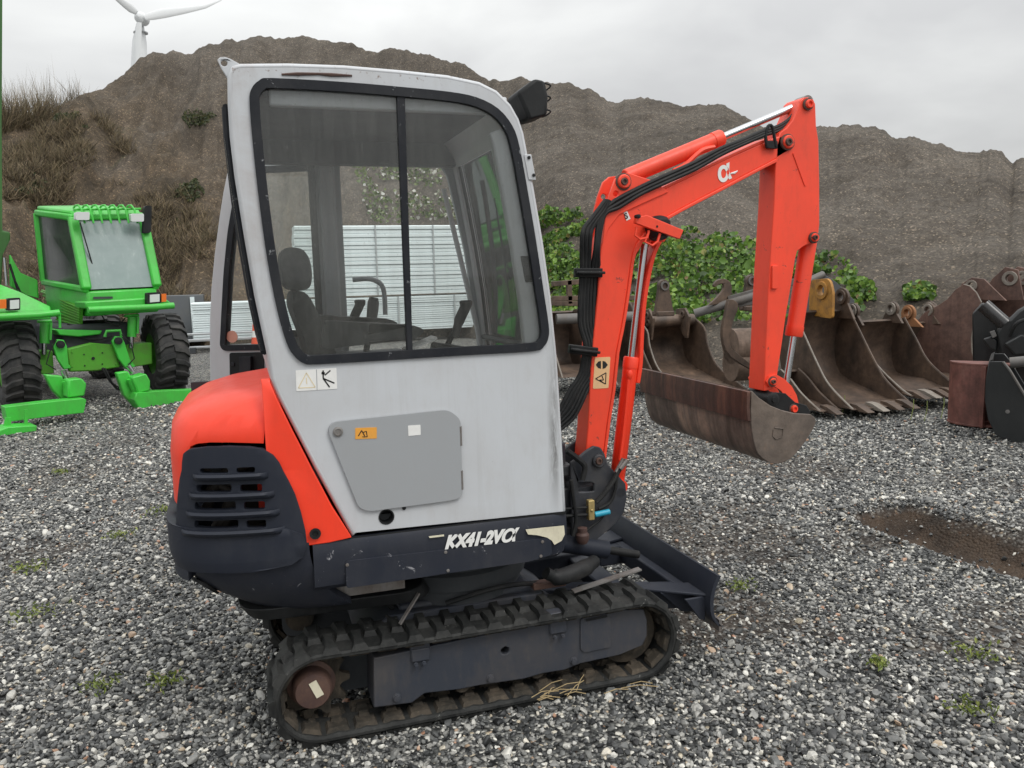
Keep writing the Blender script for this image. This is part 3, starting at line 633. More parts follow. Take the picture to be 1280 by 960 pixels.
mb = MB(); mb.lathe(hy(422.5, 539.5, -.4915), (0, -1, 0), [(0, .017), (.005, .0165), (.0065, .011), (.004, .010), (.004, .0)], 20); part(mb, 'hatch_lock', STEELR, HT_)
for a, b in ((576, 545), (577.5, 600)):
    mb = MB(); c = hy(a, b, -.489); mb.cyl(c+V(0, 0, -.035), c+V(0, 0, .035), .0045, 8); mb.box(c+V(-.012, .003, .012), (.02, .004, .03)); part(mb, 'hatch_hinge', STEELR, HT_)
def sticker(pts, mat, y, parent, name='sticker', th=.0008, r=.002):
    mb = MB(); mb.yplate(rounded(xz(pts, y), r, 3) if r else xz(pts, y), y-th, y+.0004); return part(mb, name, mat, parent, ang=0)
def stroke(pts, wpx, y, mat, parent, name='sticker_print', closed=False):
    mb = MB(); P = [hy(a, b, y) for a, b in pts]; 
    if closed: P.append(P[0])
    for a, b in zip(P, P[1:]): mb.bar(a, b, .0006, wpx*.0027, up=(0, 1, 0)) if False else mb.bar(a, b, wpx*.0027, .0008, up=(0, 1, 0))
    return part(mb, name, mat, parent, ang=0)
sticker([(444, 535), (471, 534), (471, 548), (444, 549)], YELLOW, -.4919, HT_, 'orange_sticker')
stroke([(448, 545), (452, 538), (456, 545)], 1.2, -.4931, INK, HT_); stroke([(453, 541), (458, 539), (459, 546), (453, 546)], 1., -.4931, INK, HT_)
sticker([(510, 532), (525.5, 531), (526, 543.5), (510.5, 545)], WHITE, -.4919, HT_, 'white_sticker')
SW = sticker([(369.5, 463), (420.5, 460), (421.5, 486), (370.5, 489)], WHITE, -.4806, CAB, 'warning_sticker')
TRI = plain('faded_yellow', (.72, .62, .42), .5)
stroke([(383, 466), (394, 484), (373, 485)], 1.2, -.4816, TRI, CAB, closed=True); stroke([(383, 472), (383.4, 480)], 1.2, -.4816, TRI, CAB)
stroke([(395.6, 461.8), (396.4, 487.5)], .8, -.4816, HATCH, CAB)
stroke([(404, 463), (404, 473), (412, 484)], 1.8, -.4816, INK, CAB); stroke([(404, 473), (418, 479)], 1.8, -.4816, INK, CAB); stroke([(406, 469), (413, 463)], 1.6, -.4816, INK, CAB); stroke([(402, 466), (406, 467)], 3, -.4816, INK, CAB)
mb = MB(); mb.lathe(hy(505, 635, -.481), (0, -1, 0), [(0, .007), (.003, .007), (.003, 0)], 10); part(mb, 'bolt', BLACK, CAB)
mb = MB(); mb.lathe(hy(483, 646, -.480), (0, 1, 0), [(-.002, .028), (-.002, .024), (.06, .022), (.06, 0)], 20); part(mb, 'drain_hole', BLACK, CAB)
# lifting eye
mb = MB(); mb.yplate([(hy(a, b, -.46).x, hy(a, b, -.46).z) for a, b in [(271.5, 74), (275, 71), (281, 70.5), (288, 73), (299, 79), (296, 97), (286, 100), (276, 84)]], -.455, -.443, [circ((hy(280, 78, -.46).x, hy(280, 78, -.46).z), .0105, 12)]); part(mb, 'lifting_eye', GREY, CAB, bevel=.002)
# far side wall with rear quarter window and open doorway
fa = inset(CABP, .016)
dw = [(-.33, .78), (.285, .76), (.275, 1.3), (.225, 1.72), (.15, 2.08), (.04, 2.17), (-.33, 2.18)]
rw = [(-.66, 1.38), (-.45, 1.36), (-.45, 2.14), (-.70, 2.14), (-.69, 1.7)]
mb = MB(); mb.yplate(fa, .480, .455, [rounded(dw, .05), rounded(rw, .04)]); part(mb, 'cab_far_wall', CABIN, ang=30)
mb = MB(); mb.box((-.39, .462, 1.5), (.07, .04, 1.42)); part(mb, 'door_post', CABIN, CAB, bevel=.01)
mb = MB(); mb.yplate(rounded(rw, .04), .470, .474); part(mb, 'quarter_window', GLASS2, CAB, ang=0)
mb = MB(); mb.yplate(inset(rounded(rw, .04), -.012), .448, .488, [inset(rounded(rw, .04), .014)]); part(mb, 'quarter_window_seal', SEAL, CAB, ang=30)
# windscreen and rear window: glass in rubber, following the pillars
def arcglass(idx, name, mat, y0=-.42, y1=.42, off=.006, th=.004):
    pts = [CABP[i] for i in idx]; vs = []; n = len(pts)
    for i, p in enumerate(pts):
        a = Vector(pts[max(0, i-1)]); b = Vector(pts[min(n-1, i+1)]); t = (b-a).normalized(); nn = Vector((t.y, -t.x))
        for y in (y0, y1):
            for d in (off, off+th): vs.append((p[0]+nn.x*d, y, p[1]+nn.y*d))
    fs = []
    for i in range(n-1):
        for a, b in ((0, 2), (2, 3), (3, 1), (1, 0)): fs.append((i*4+a, i*4+b, i*4+4+b, i*4+4+a))
    fs += [(0, 1, 3, 2), ((n-1)*4, (n-1)*4+2, (n-1)*4+3, (n-1)*4+1)]
    mb = MB(); mb.add(vs, fs); return part(mb, name, mat, ang=50)
WS = arcglass(range(1, 9), 'windscreen', GLASS)
mb = MB(); ft = [Vector((x-.004, 0, z)) for x, z in CABP[1:9]]
for y in (-.415, .415): mb.tube([p+V(0, y, 0) for p in ft], .013, 8)
mb.tube([ft[0]+V(0, -.415, 0), ft[0]+V(0, .415, 0)], .016, 8); mb.tube([ft[-1]+V(0, -.415, 0), ft[-1]+V(0, .415, 0)], .014, 8); mb.tube([ft[2]+V(-.012, -.415, 0), ft[2]+V(-.012, .415, 0)], .014, 8); part(mb, 'windscreen_seal', SEAL, WS)
mb = MB(); mb.tube([ft[6]+V(.02, .0, .0), ft[4]+V(.024, .02, 0), ft[2]+V(.03, .05, 0)], .007, 6); mb.tube([ft[5]+V(.018, .02, 0), ft[3]+V(.018, .04, 0), ft[1]+V(.02, .07, .1)], .010, 6); part(mb, 'wiper', BLACK, WS)
RW = arcglass(range(19, 25), 'rear_window', GLASS2, off=.004)
mb = MB(); rt = [Vector((x, 0, z)) for x, z in CABP[19:25]]
for y in (-.425, .425): mb.tube([p+V(-.007, y, 0) for p in rt], .012, 8)
mb.tube([rt[0]+V(-.005, -.425, 0), rt[0]+V(-.005, .425, 0)], .012, 8); mb.tube([rt[-1]+V(-.005, -.425, 0), rt[-1]+V(-.005, .425, 0)], .014, 8); part(mb, 'rear_window_seal', SEAL, RW)
mb = MB(); mb.tube([p+V(-.013, -.43, 0) for p in rt[1:]], .004, 6); part(mb, 'aluminium_edge', CREAM, RW)
# roof lining, inner rail, floor and console
mb = MB(); mb.box((-.28, 0, 2.205), (.86, .86, .03)); mb.box((-.28, .41, 2.15), (.92, .05, .12)); part(mb, 'roof_lining', paint('roof_lining', (.055, .058, .062), .7, (.15, .15, .15), .3, scale=5), bevel=.01)
mb = MB(); mb.box((-.25, -.435, 2.19), (.80, .03, .06)); part(mb, 'inner_roof_rail', GREY, CAB, bevel=.006)
mb = MB(); mb.box((-.1, 0, .76), (.84, .88, .03)); part(mb, 'cab_floor', DARKIN)
# seat
ST = MB(); ST.prism(rounded([(-.02, 0), (.42, .03), (.44, .09), (.0, .10)], .03), lambda u, v: (-.53+u, -.20, 1.10+v), lambda u, v: (-.53+u, .24, 1.10+v)); SE = part(ST, 'seat', SEATM, bevel=.02, seg=3)
bp = [(x+.10, z) for x, z in spline([(-.60, 1.17), (-.53, 1.17), (-.545, 1.30), (-.60, 1.45), (-.645, 1.55), (-.69, 1.56), (-.70, 1.50), (-.665, 1.38), (-.64, 1.25)], 4, True)]
mb = MB(); mb.yplate(bp, -.19, .22); part(mb, 'seat_backrest', SEATM, SE, bevel=.035, seg=4)
hp = [(x+.085, z+.01) for x, z in spline([(-.69, 1.56), (-.625, 1.56), (-.605, 1.60), (-.61, 1.67), (-.64, 1.71), (-.70, 1.71), (-.715, 1.66), (-.71, 1.60)], 4, True)]
mb = MB(); mb.yplate(hp, -.10, .14); part(mb, 'headrest', SEATM, SE, bevel=.03, seg=4)
for yy in (-.27, .26):
    mb = MB(); mb.yplate(rounded([(-.52, 1.36), (-.18, 1.38), (-.14, 1.41), (-.18, 1.43), (-.50, 1.46)], .02), yy-.045, yy+.045); part(mb, 'armrest', SEATM, SE, bevel=.02, seg=3)
for q in (((-.30, -.31, 1.18), (.46, .14, .30)), ((-.30, .33, 1.12), (.40, .12, .34))):
    mb = MB(); mb.box(*q); part(mb, 'side_console', DARKIN, bevel=.02)
for yy, x0 in ((-.30, .01), (.30, -.30)):
    mb = MB(); a = V(x0-.08, yy, 1.33); b = V(x0-.02, yy, 1.44); mb.tube([a, a*.5+b*.5, b], [.013, .010, .010], 10); part(mb, 'control_lever', BLACK)
    mb = MB(); mb.tube(spline([b-V(.02, 0, .06), b, b+V(.025, 0, .05), b+V(.028, 0, .075)], 4), [.016]*4+[.020]*5+[.024]*3+[.018], 12); part(mb, 'lever_grip', BLACK)
mb = MB()
for dy in (-.05, .05): mb.tube(spline([(.12, dy, .80), (.12, dy, 1.1), (.09, dy*2, 1.22), (.10, dy*2, 1.28)], 4), .009, 8)
part(mb, 'travel_lever', BLACK)
mb = MB(); mb.tube(spline([(-.30, .44, 1.60), (-.22, .42, 1.60), (-.17, .42, 1.56), (-.165, .42, 1.44)], 5), .011, 8); part(mb, 'grab_rail', CABIN)
mb = MB(); mb.tube([(.13, .44, 2.0), (.285, .44, 1.28)], .012, 8); part(mb, 'pillar_rail', GREY)
mb = MB(); mb.box((-.17, -.33, 1.365), (.12, .09, .008), Matrix.Rotation(-.35, 3, 'Y')); part(mb, 'manual', WHITE)
mb = MB(); mb.box((-.05, -.36, 1.33), (.16, .10, .05), Matrix.Rotation(.2, 3, 'Y')); part(mb, 'gauge_panel', BLACK, bevel=.01)
mb = MB(); mb.tube(spline([(-.30, .30, 1.0), (-.28, .31, 1.25), (-.25, .30, 1.40), (-.23, .31, 1.52)], 4), [.02, .02, .02, .02, .014, .014, .014, .014, .02, .024, .026, .026, .02], 10); part(mb, 'safety_lever', BLACK)
# door, swung open behind its post
DH = V(-.40, .50, 0); da = math.radians(28); DD = V(-math.cos(da), math.sin(da), 0); DN = V(DD.y, -DD.x, 0)
def dpx(a, b): p = hit(a, b, DH, DN); return ((p-DH).dot(DD), p.z)
dl = [dpx(*p) for p in [(288, 195), (284, 215), (279, 240), (274, 272), (268, 318), (264, 360), (262, 400), (262, 445), (263, 490)]]
do = [(0, .76), (0, 2.17), (.34, 2.18), (.44, 2.13)]+[d for d in dl if d[1] < 2.1]+[(dl[-1][0]+.0, .80), (dl[-1][0]-.04, .76)]
dwn = [dpx(*p) for p in [(322, 434), (278, 436), (280, 395), (283, 340), (288, 290), (294, 255)]]; dwn = [(.05, dwn[0][1]-.0), (dwn[1][0]-.03, dwn[1][1])]+dwn[1:][0:0]+[(a, b) for a, b in dwn[1:]]+[(.36, 2.10), (.05, 2.10)]
dwn = rounded([dwn[0]]+dwn[2:], .03)
fm = lambda o_: (lambda u, v: DH+DD*u+DN*o_+V(0, 0, v))
mb = MB(); mb.prism(do, fm(.0), fm(.03), [dwn]); DR = part(mb, 'door', GREY, bevel=.004)
mb = MB(); mb.prism(inset(dwn, -.010), fm(-.008), fm(.038), [inset(dwn, .016)]); part(mb, 'door_seal', SEAL, DR)
mb = MB(); mb.prism(dwn, fm(.010), fm(.014)); part(mb, 'door_glass', GLASS2, DR, ang=0)
hq = [dpx(*p) for p in [(287.5, 441), (330, 440), (331, 471), (288, 471)]]
mb = MB(); mb.prism(rounded(hq, .01), fm(-.006), fm(.02)); part(mb, 'door_handle_recess', BLACK, DR, bevel=.003)
mb = MB(); mb.prism([dpx(*p) for p in [(303, 445), (317, 445), (317, 466), (303, 466)]], fm(-.03), fm(.0)); mb.prism(circ(dpx(292, 455), .010, 10), fm(-.012), fm(.0)); part(mb, 'door_handle', SEAL, DR, bevel=.003)
mb = MB(); mb.prism(circ(dpx(289, 421), .028, 18), fm(.006), fm(.009)); part(mb, 'round_sticker', plain('faded_red_sticker', (.62, .30, .22), .5), DR, ang=0)
# work lamp on the roof front
mb = MB(); pw = [(hy(a, b, -.40).x, hy(a, b, -.40).z) for a, b in [(642, 118), (664, 101), (677, 104), (681, 123), (680, 146), (657, 152), (651, 138)]]
mb.yplate(pw, -.44, -.31); WL = part(mb, 'work_lamp', BLACK, bevel=.012, seg=3)
mb = MB()
for b in (110, 125, 142): c = hy(680, b, -.40); mb.tube(spline([c+V(-.01, -.03, .01), c+V(.018, -.02, .004), c+V(.018, .05, .0), c+V(-.01, .06, 0)], 4), .003, 6)
part(mb, 'lamp_guard', BLACK, WL)
mb = MB(); mb.cyl(hy(645, 128, -.38), hy(660, 126, -.38), .014); part(mb, 'lamp_bracket', BLACK, WL)

# ---- undercarriage
HTK, LTK = .318, .785
def track(y0, y1, name):
    r = .162; L_ = .618; zc = .150; per = 4*L_+2*math.pi*r; n = 150; NP = 35; pitch = per/NP
    def P(s, h):
        s %= per
        if s < 2*L_: return V(L_-s, 0, zc+r+h), V(0, 0, 1)
        s -= 2*L_
        if s < math.pi*r: a = s/r; return V(-L_-math.sin(a)*(r+h), 0, zc+math.cos(a)*(r+h)), V(-math.sin(a), 0, math.cos(a))
        s -= math.pi*r
        if s < 2*L_: return V(-L_+s, 0, zc-r-h), V(0, 0, -1)
        s -= 2*L_; a = s/r; return V(L_+math.sin(a)*(r+h), 0, zc-math.cos(a)*(r+h)), V(math.sin(a), 0, -math.cos(a))
    # slight sag of the upper run
    def Q(s, y, h):
        p, nn = P(s, h); sg = -.006*max(0, 1-(p.x/L_)**2) if p.z > zc and abs(p.x) < L_ else 0; p.x += .020
        return V(p.x, y, p.z+sg)
    sec = [(y0, -.004), (y0+.006, .003), (y0+.03, .002), (y1-.03, .002), (y1-.006, .003), (y1, -.004), (y1, -.014), (y1-.012, -.020), (y0+.012, -.020), (y0, -.014)]
    vs = []; fs = []; m = len(sec); n = 4*NP
    for i in range(n):
        for j, (y, h) in enumerate(sec): vs.append(Q(i*per/n, y, h-(.004 if j in (7, 8) and i % 4 == 0 else 0)))
    mb = MB(); mb.use(RUBBER); mb.use(MUDDY); mb.use(RUBBER)
    base = 0
    for j in range(m):
        mb.cur = 1 if j in (7,) else 0
    mb.use(RUBBER); mb.add(vs, [(i*m+j, i*m+(j+1) % m, ((i+1) % n)*m+(j+1) % m, ((i+1) % n)*m+j) for i in range(n) for j in range(m) if j != 7])
    mb.use(RUBBER); mb.add(vs, [(i*m+7, i*m+8, ((i+1) % n)*m+8, ((i+1) % n)*m+7) for i in range(n)])
    mb.use(RUBBER); W = y1-y0
    for i in range(NP):
        for row in (0, 1):
            s0 = (i+.5*row)*pitch; ya, yb = (y0-.003, y0+W*.60) if row == 0 else (y1+.003, y1-W*.60)
            ym = ya+(yb-ya)*.45
            # plan of a lug: wide at the belt edge, waisted, pad toward the middle
            pl = [(ya, -.34), (ym, -.20), (yb, -.26), (yb, .26), (ym, .20), (ya, .34)]; top = [(ya+(yb-ya)*.06, -.20), (ym, -.12), (yb-(yb-ya)*.08, -.17), (yb-(yb-ya)*.08, .17), (ym, .12), (ya+(yb-ya)*.06, .20)]
            b = [Q(s0+q*pitch, y, -.002) for y, q in pl]; t = [Q(s0+q*pitch, y, .021) for y, q in top]
            mb.add(b+t, [(j, (j+1) % 6, 6+(j+1) % 6, 6+j) for j in range(6)]+[(6, 7, 10, 11), (7, 8, 9, 10)])
    # inner guide horns
    mb.use(MUDDY); ymid = (y0+y1)/2
    for i in range(NP):
        for dy in (-.032, .032):
            s0 = i*pitch; b = [Q(s0+a*pitch, ymid+dy+c, -.018) for a, c in ((-.26, -.016), (.26, -.016), (.26, .016), (-.26, .016))]; t = [Q(s0+a*pitch, ymid+dy+c, -.045) for a, c in ((-.17, -.011), (.17, -.011), (.17, .011), (-.17, .011))]
            mb.add(b+t, [(0, 1, 5, 4), (1, 2, 6, 5), (2, 3, 7, 6), (3, 0, 4, 7), (4, 5, 6, 7)])
        for sgn, ye in ((1, y0+.02), (-1, y1-.02)):
            s0 = i*pitch; b = [Q(s0+a*pitch, ye+sgn*c, -.019) for a, c in ((-.42, 0), (.42, 0), (.42, .07), (-.42, .07))]; t = [Q(s0+a*pitch, ye+sgn*c, -.034) for a, c in ((-.33, .012), (.33, .012), (.33, .066), (-.33, .066))]
            mb.add(b+t, [(0, 1, 5, 4), (1, 2, 6, 5), (2, 3, 7, 6), (3, 0, 4, 7), (4, 5, 6, 7)])
    return part(mb, name, ang=35)
track(-.495, -.265, 'rubber_track'); track(.265, .495, 'rubber_track')
def undercarriage(sgn):
    yf = -.455*sgn; yi = -.30*sgn
    P = lambda pts: [(hy(a, b, -.455).x, hy(a, b, -.455).z) for a, b in pts]
    out = P([(467, 823), (600, 795), (725, 771), (764, 763), (805, 762), (809, 775), (809, 795), (804, 806), (771, 820), (725, 830), (705, 838), (679, 842), (655, 849), (600, 857), (575, 862), (531, 867), (515, 879), (467, 885)])
    hole = hy(631.5, 813.5, -.455)
    mb = MB(); mb.yplate(out, yf, yi, [circ((hole.x, hole.z), .016, 14)]); F = part(mb, 'track_frame', FRAME, bevel=.006, seg=2)
    for a in (525, 697):
        mb = MB(); b = 811-(a-525)*.198; c = hy(a, b, -.455); c.y = yf; mb.box(c+V(0, .02*sgn, 0), (.075, .05, .075)); mb.box(c+V(0, -.006*sgn, -.02), (.07, .01, .05)); part(mb, 'frame_clamp', FRAME, F, bevel=.005)
    mb = MB(); q = P([(725, 773), (762, 766), (763, 808), (730, 815), (725, 811)]); mb.yplate(rounded(q, .012), yf-.006*sgn, yf+.002*sgn); part(mb, 'frame_plate', FRAME, F, bevel=.002)
    mb = MB(); mb.yplate(rounded(P([(731, 773), (758, 767.5), (758, 770.5), (732, 776)]), .003), yf-.0085*sgn, yf-.003*sgn); part(mb, 'frame_slot', BLACK, F, ang=0)
    for a, b in ((496, 872), (613, 848), (717, 826), (519, 829), (529, 827), (692, 795), (702, 793)):
        mb = MB(); c = hy(a, b, -.455); c.y = yf-(.011*sgn if b < 830 and a != 717 else 0); rr = .007 if b < 830 and a != 717 else .013
        mb.lathe(c, (0, -sgn, 0), [(0, rr*1.3), (.003, rr*1.3), (.004, rr), (.012, rr*.9), (.013, 0)], 6 if rr < .01 else 10); part(mb, 'frame_bolt', FRAME, F)
    mb = MB(); mb.yplate(rounded([(-.70, .06), (.72, .06), (.72, .26), (-.70, .26)], .06), -.285*sgn, -.275*sgn); part(mb, 'inner_guard', DARKIN)
    # lower rollers
    for x in (-.36, -.08, .22):
        mb = MB(); mb.lathe((x, -.44*sgn, .080), (0, sgn, 0), [(0, 0), (0, .030), (.04, .034), (.045, .028), (.08, .028), (.085, .034), (.12, .030), (.12, 0)], 20); part(mb, 'track_roller', MUDDY)
    # sprocket
    mb = MB(); xc, zc = -.626, .160; pts = []
    for i in range(11):
        for q, rr in ((-.30, .112), (-.12, .138), (.12, .138), (.30, .112), (.5, .105)):
            a = (i+q)/11*2*math.pi; pts.append((xc+rr*math.cos(a), zc+rr*math.sin(a)))
    mb.yplate(pts, -.375*sgn, -.350*sgn); SPK = part(mb, 'drive_sprocket', MUDDY, bevel=.003)
    mb = MB(); mb.lathe((xc, -.350*sgn, zc), (0, -sgn, 0), [(0, .088), (.03, .086), (.035, .070), (.085, .068), (.098, .060), (.102, .02), (.102, 0)], 32); part(mb, 'travel_motor_hub', RUSTY, SPK)
    mb = MB(); mb.box((xc+.012, -.4535*sgn, zc+.012), (.028, .003, .062), Matrix.Rotation(-.40, 3, 'Y')); part(mb, 'hub_label', CREAM, SPK)
    mb = MB(); mb.lathe((xc, -.35*sgn, zc), (0, sgn, 0), [(0, .06), (.12, .06), (.12, 0)], 20); part(mb, 'travel_motor', MUDDY)
    # front idler
    mb = MB(); mb.lathe((.622, -.43*sgn, .152), (0, sgn, 0), [(0, 0), (0, .05), (.01, .085), (.02, .09), (.03, .125), (.05, .128), (.06, .10), (.08, .10), (.09, .128), (.11, .125), (.12, .09), (.13, 0)], 32); part(mb, 'front_idler', MUDDY)
undercarriage(1); undercarriage(-1)
mb = MB(); mb.box((0, 0, .27), (.55, .50, .16)); mb.prism([(-.45, .24), (.42, .24), (.30, .33), (-.32, .33)], lambda u, v: (u, -.30, v), lambda u, v: (u, .30, v)); part(mb, 'centre_frame', FRAME, bevel=.015)
mb = MB(); mb.lathe((0, 0, .33), (0, 0, 1), [(0, .29), (.06, .29), (.06, .31), (.12, .31), (.13, .29), (.19, .29)], 40); part(mb, 'slew_ring', DARKIN)
mb = MB(); mb.tube(spline([(-.30, -.24, .34), (-.35, -.30, .44), (-.28, -.34, .50)], 5), .012); mb.tube(spline([(-.10, -.3, .35), (.1, -.34, .40), (.3, -.26, .36)], 5), .010); part(mb, 'travel_hose', HOSE)
mb = MB(); mb.box((-.42, -.36, .49), (.30, .03, .05)); mb.bar((-.30, -.40, .34), (-.22, -.38, .44), .016, .006); part(mb, 'under_bracket', STEELR)
mb = MB(); mb.box((.33, -.28, .36), (.14, .05, .025)); part(mb, 'rusty_step', RUSTY, bevel=.004)
mb = MB(); mb.prism(rounded([(-.86, -.36), (-.2, -.40), (-.1, .40), (-.86, .36)], .12), lambda u, v: (u, v, .455), lambda u, v: (u+.03, v*.95, .405)); part(mb, 'belly_pan', BLACK, bevel=.01)
# ---- dozer blade
bp = [(0, .375), (-.022, .33), (-.034, .27), (-.028, .21), (0, .165), (.018, .155)]
bo = [(x+.985, z) for x, z in spline(bp, 3)]
mb = MB(); mb.yplate(bo+[(x+.016, z-.004) for x, z in reversed(bo)], -.495, .495); BL = part(mb, 'dozer_blade', NAVY, bevel=.002)
mb = MB(); mb.box((1.000, 0, .160), (.012, .99, .05)); part(mb, 'blade_edge', STEELR, BL)
for yy in (-.300, .300):
    mb = MB(); mb.bar((.34, yy*.55, .26), (.80, yy*.9, .235), .085, .095); mb.bar((.78, yy*.88, .235), (.96, yy, .225), .09, .09); part(mb, 'blade_arm', NAVY, BL, bevel=.008)
    s_ = 1 if yy > 0 else -1
    mb = MB(); mb.prism([(.70, yy*.88+s_*.04), (.76, yy+s_*.02), (.955, yy+s_*.16), (.962, yy+s_*.02), (.80, yy-s_*.03)], lambda u, v: (u, v, .275), lambda u, v: (u, v, .288)); mb.prism([(.80, .276), (.955, .276), (.955, .17), (.90, .18)], lambda u, v: (u, yy+s_*.04, v), lambda u, v: (u, yy+s_*.055, v)); mb.prism([(.86, .276), (.955, .276), (.955, .17), (.93, .18)], lambda u, v: (u, yy+s_*.14, v), lambda u, v: (u, yy+s_*.152, v))
    part(mb, 'blade_gusset', NAVY, BL, bevel=.004)
mb = MB(); mb.box((.93, 0, .235), (.05, .62, .08)); mb.box((.66, 0, .245), (.10, .46, .06)); part(mb, 'blade_crossbar', NAVY, BL, bevel=.008)
mb = MB(); mb.tube([(.36, 0, .46), (.72, 0, .36)], .042, 16); part(mb, 'blade_cylinder', NAVY)
mb = MB(); mb.tube([(.72, 0, .36), (.88, 0, .315)], .018, 12); part(mb, 'blade_rod', HOSE)
mb = MB(); mb.tube(spline([(.30, -.34, .43), (.36, -.33, .40), (.48, -.30, .41), (.56, -.22, .40)], 5), [.024]*4+[.034]*8+[.028]*4, 12); part(mb, 'blade_hose', HOSE)
a, b = hit(716, 739, (0, 0, .335), (0, 0, 1)), hit(800, 711, (0, 0, .385), (0, 0, 1)); mb = MB(); mb.bar(a, b, .032, .006); part(mb, 'step_strip', STEELR, BL)

# ---- boom, arm and bucket lie in one vertical plane beside the cab front
YB0, YB1 = .018, .142; YBC = .08
def bz(pts, y=YB0): return [(hy(a, b, y).x, hy(a, b, y).z) for a, b in pts]
boom = [(731, 574), (735, 535), (737.5, 480), (741, 430), (744.5, 395), (747.5, 365), (749.5, 325), (752, 305), (757, 286), (764, 272), (774, 264), (790, 255), (822, 240), (870, 217), (907, 199), (940, 184), (960, 175), (975, 170), (987, 169), (993, 178), (988, 188), (970, 199), (932, 219), (895, 238.5), (852, 261), (826, 276), (808, 289), (797, 303), (791, 318), (787.5, 340), (784, 366), (780, 393), (776, 415), (771, 440), (766, 487), (760, 525), (754, 574)]
mb = MB(); mb.yplate(bz(boom), YB0, YB1); BM = part(mb, 'boom', ORANGE_FADED, bevel=.006, seg=3)
# welded flange plates proud along upper and lower edge
def ribbon(pts, y0, y1, th, name, mat, parent=EX, **k):
    P = [Vector(p) for p in bz(pts)]; n = len(P); o1, o2 = [], []
    for i, p in enumerate(P):
        t = (P[min(i+1, n-1)]-P[max(i-1, 0)]).normalized(); nn = Vector((-t.y, t.x)); o1.append(tuple(p+nn*th)); o2.append(tuple(p-nn*th*.2))
    mb = MB(); mb.yplate(o1+o2[::-1], y0, y1); return part(mb, name, mat, parent, **k)
ribbon(spline([(774, 264), (790, 255), (822, 240), (870, 217), (907, 199), (940, 184), (960, 175)], 3), YB0-.004, YB1+.004, .010, 'boom_top_plate', ORANGE_FADED, BM, bevel=.003)
ribbon(spline([(754, 574), (760, 525), (766, 487), (771, 440), (776, 415), (780, 393), (784, 366), (787.5, 340), (791, 318), (797, 303), (808, 289), (826, 276), (852, 261), (895, 238.5), (932, 219), (970, 199)], 2), YB0-.006, YB1+.006, -.012, 'boom_bottom_plate', ORANGE_FADED, BM, bevel=.003)
for ya, yb in ((YB0-.008, YB0+.006), (YB1-.006, YB1+.008)):
    mb = MB(); mb.yplate(bz([(752, 306), (757, 260), (761, 243), (768, 224), (776, 217), (784, 216), (815, 226), (835, 240), (800, 256), (774, 268), (760, 286)]), ya, yb, [circ(bz([(769, 242.5)])[0], .013, 12)]); part(mb, 'boom_bracket', ORANGE_FADED, BM, bevel=.003)
    mb = MB(); mb.yplate(bz([(789, 334), (793, 318), (803, 303), (818, 300), (829, 303), (834, 296), (828, 284), (812, 284), (798, 300)]), ya, yb); part(mb, 'cylinder_bracket', ORANGE_FADED, BM, bevel=.003)
def pin(px, py, r, y=YB0-.010, name='pin', parent=EX, mat=None, d=.014):
    if name != 'pin_bolt' and mat is None:
        g_ = MB(); c_ = hy(px, py, y); g_.lathe(c_, (0, -1, 0), [(-.02, r+.007), (.001, r+.007), (.002, r)], 20); part(g_, 'greasy_washer', RUSTY, parent)
    mb = MB(); c = hy(px, py, y); mb.lathe(c, (0, -1, 0), [(-.02, r), (d*.6, r), (d, r*.85), (d, r*.55), (d*.5, r*.5), (d*.5, 0)], 18); return part(mb, name, mat or ORANGE_FADED, parent)
pin(779.5, 227, .030, parent=BM, name='bracket_pin'); pin(985, 177.5, .030, name='boom_tip_pin', parent=BM)
pin(985, 177.5, .018, y=YB0-.020, name='pin_bolt', parent=BM, mat=RUSTY); pin(779.5, 227, .016, y=YB0-.018, name='pin_bolt', parent=BM, mat=RUSTY)
# stick
armp = [(1000, 126), (1004, 122), (1010, 121.5), (1017, 124), (1019.5, 130), (1020.5, 157), (1023.5, 177), (1024.5, 230), (1024.5, 280), (1023, 297), (1015, 304), (1004, 308), (997, 313), (994, 325), (991, 345), (983, 392), (977, 434), (971, 474), (966, 487), (954.5, 489), (956.5, 447), (960, 372), (962.5, 330), (967.5, 257), (970, 200), (971, 180), (975, 166), (983, 160), (991, 150), (997, 136)]
mb = MB(); mb.yplate(bz(armp), YB0, YB1); AR = part(mb, 'arm', ORANGE_FADED, bevel=.005, seg=3)
mb = MB(); p0, p1 = hy(992, 191, YB0-.002), hy(1007, 232, YB0-.002); mb.bar(p0, p1, .004, .010); part(mb, 'weld_seam', ORANGE_FADED, AR)
mb = MB(); q = bz([(964, 332), (971, 332), (970.5, 361), (963.5, 361)]); mb.yplate(q, YB0-.012, YB0+.002); o = part(mb, 'hose_clip_plate', ORANGE_FADED, AR, bevel=.002)
pin(1011, 130, .020, parent=AR, name='arm_top_pin'); pin(1018, 297, .020, parent=AR, name='cylinder_pin'); pin(1018, 297, .012, y=YB0-.020, parent=AR, name='pin_bolt', mat=RUSTY)
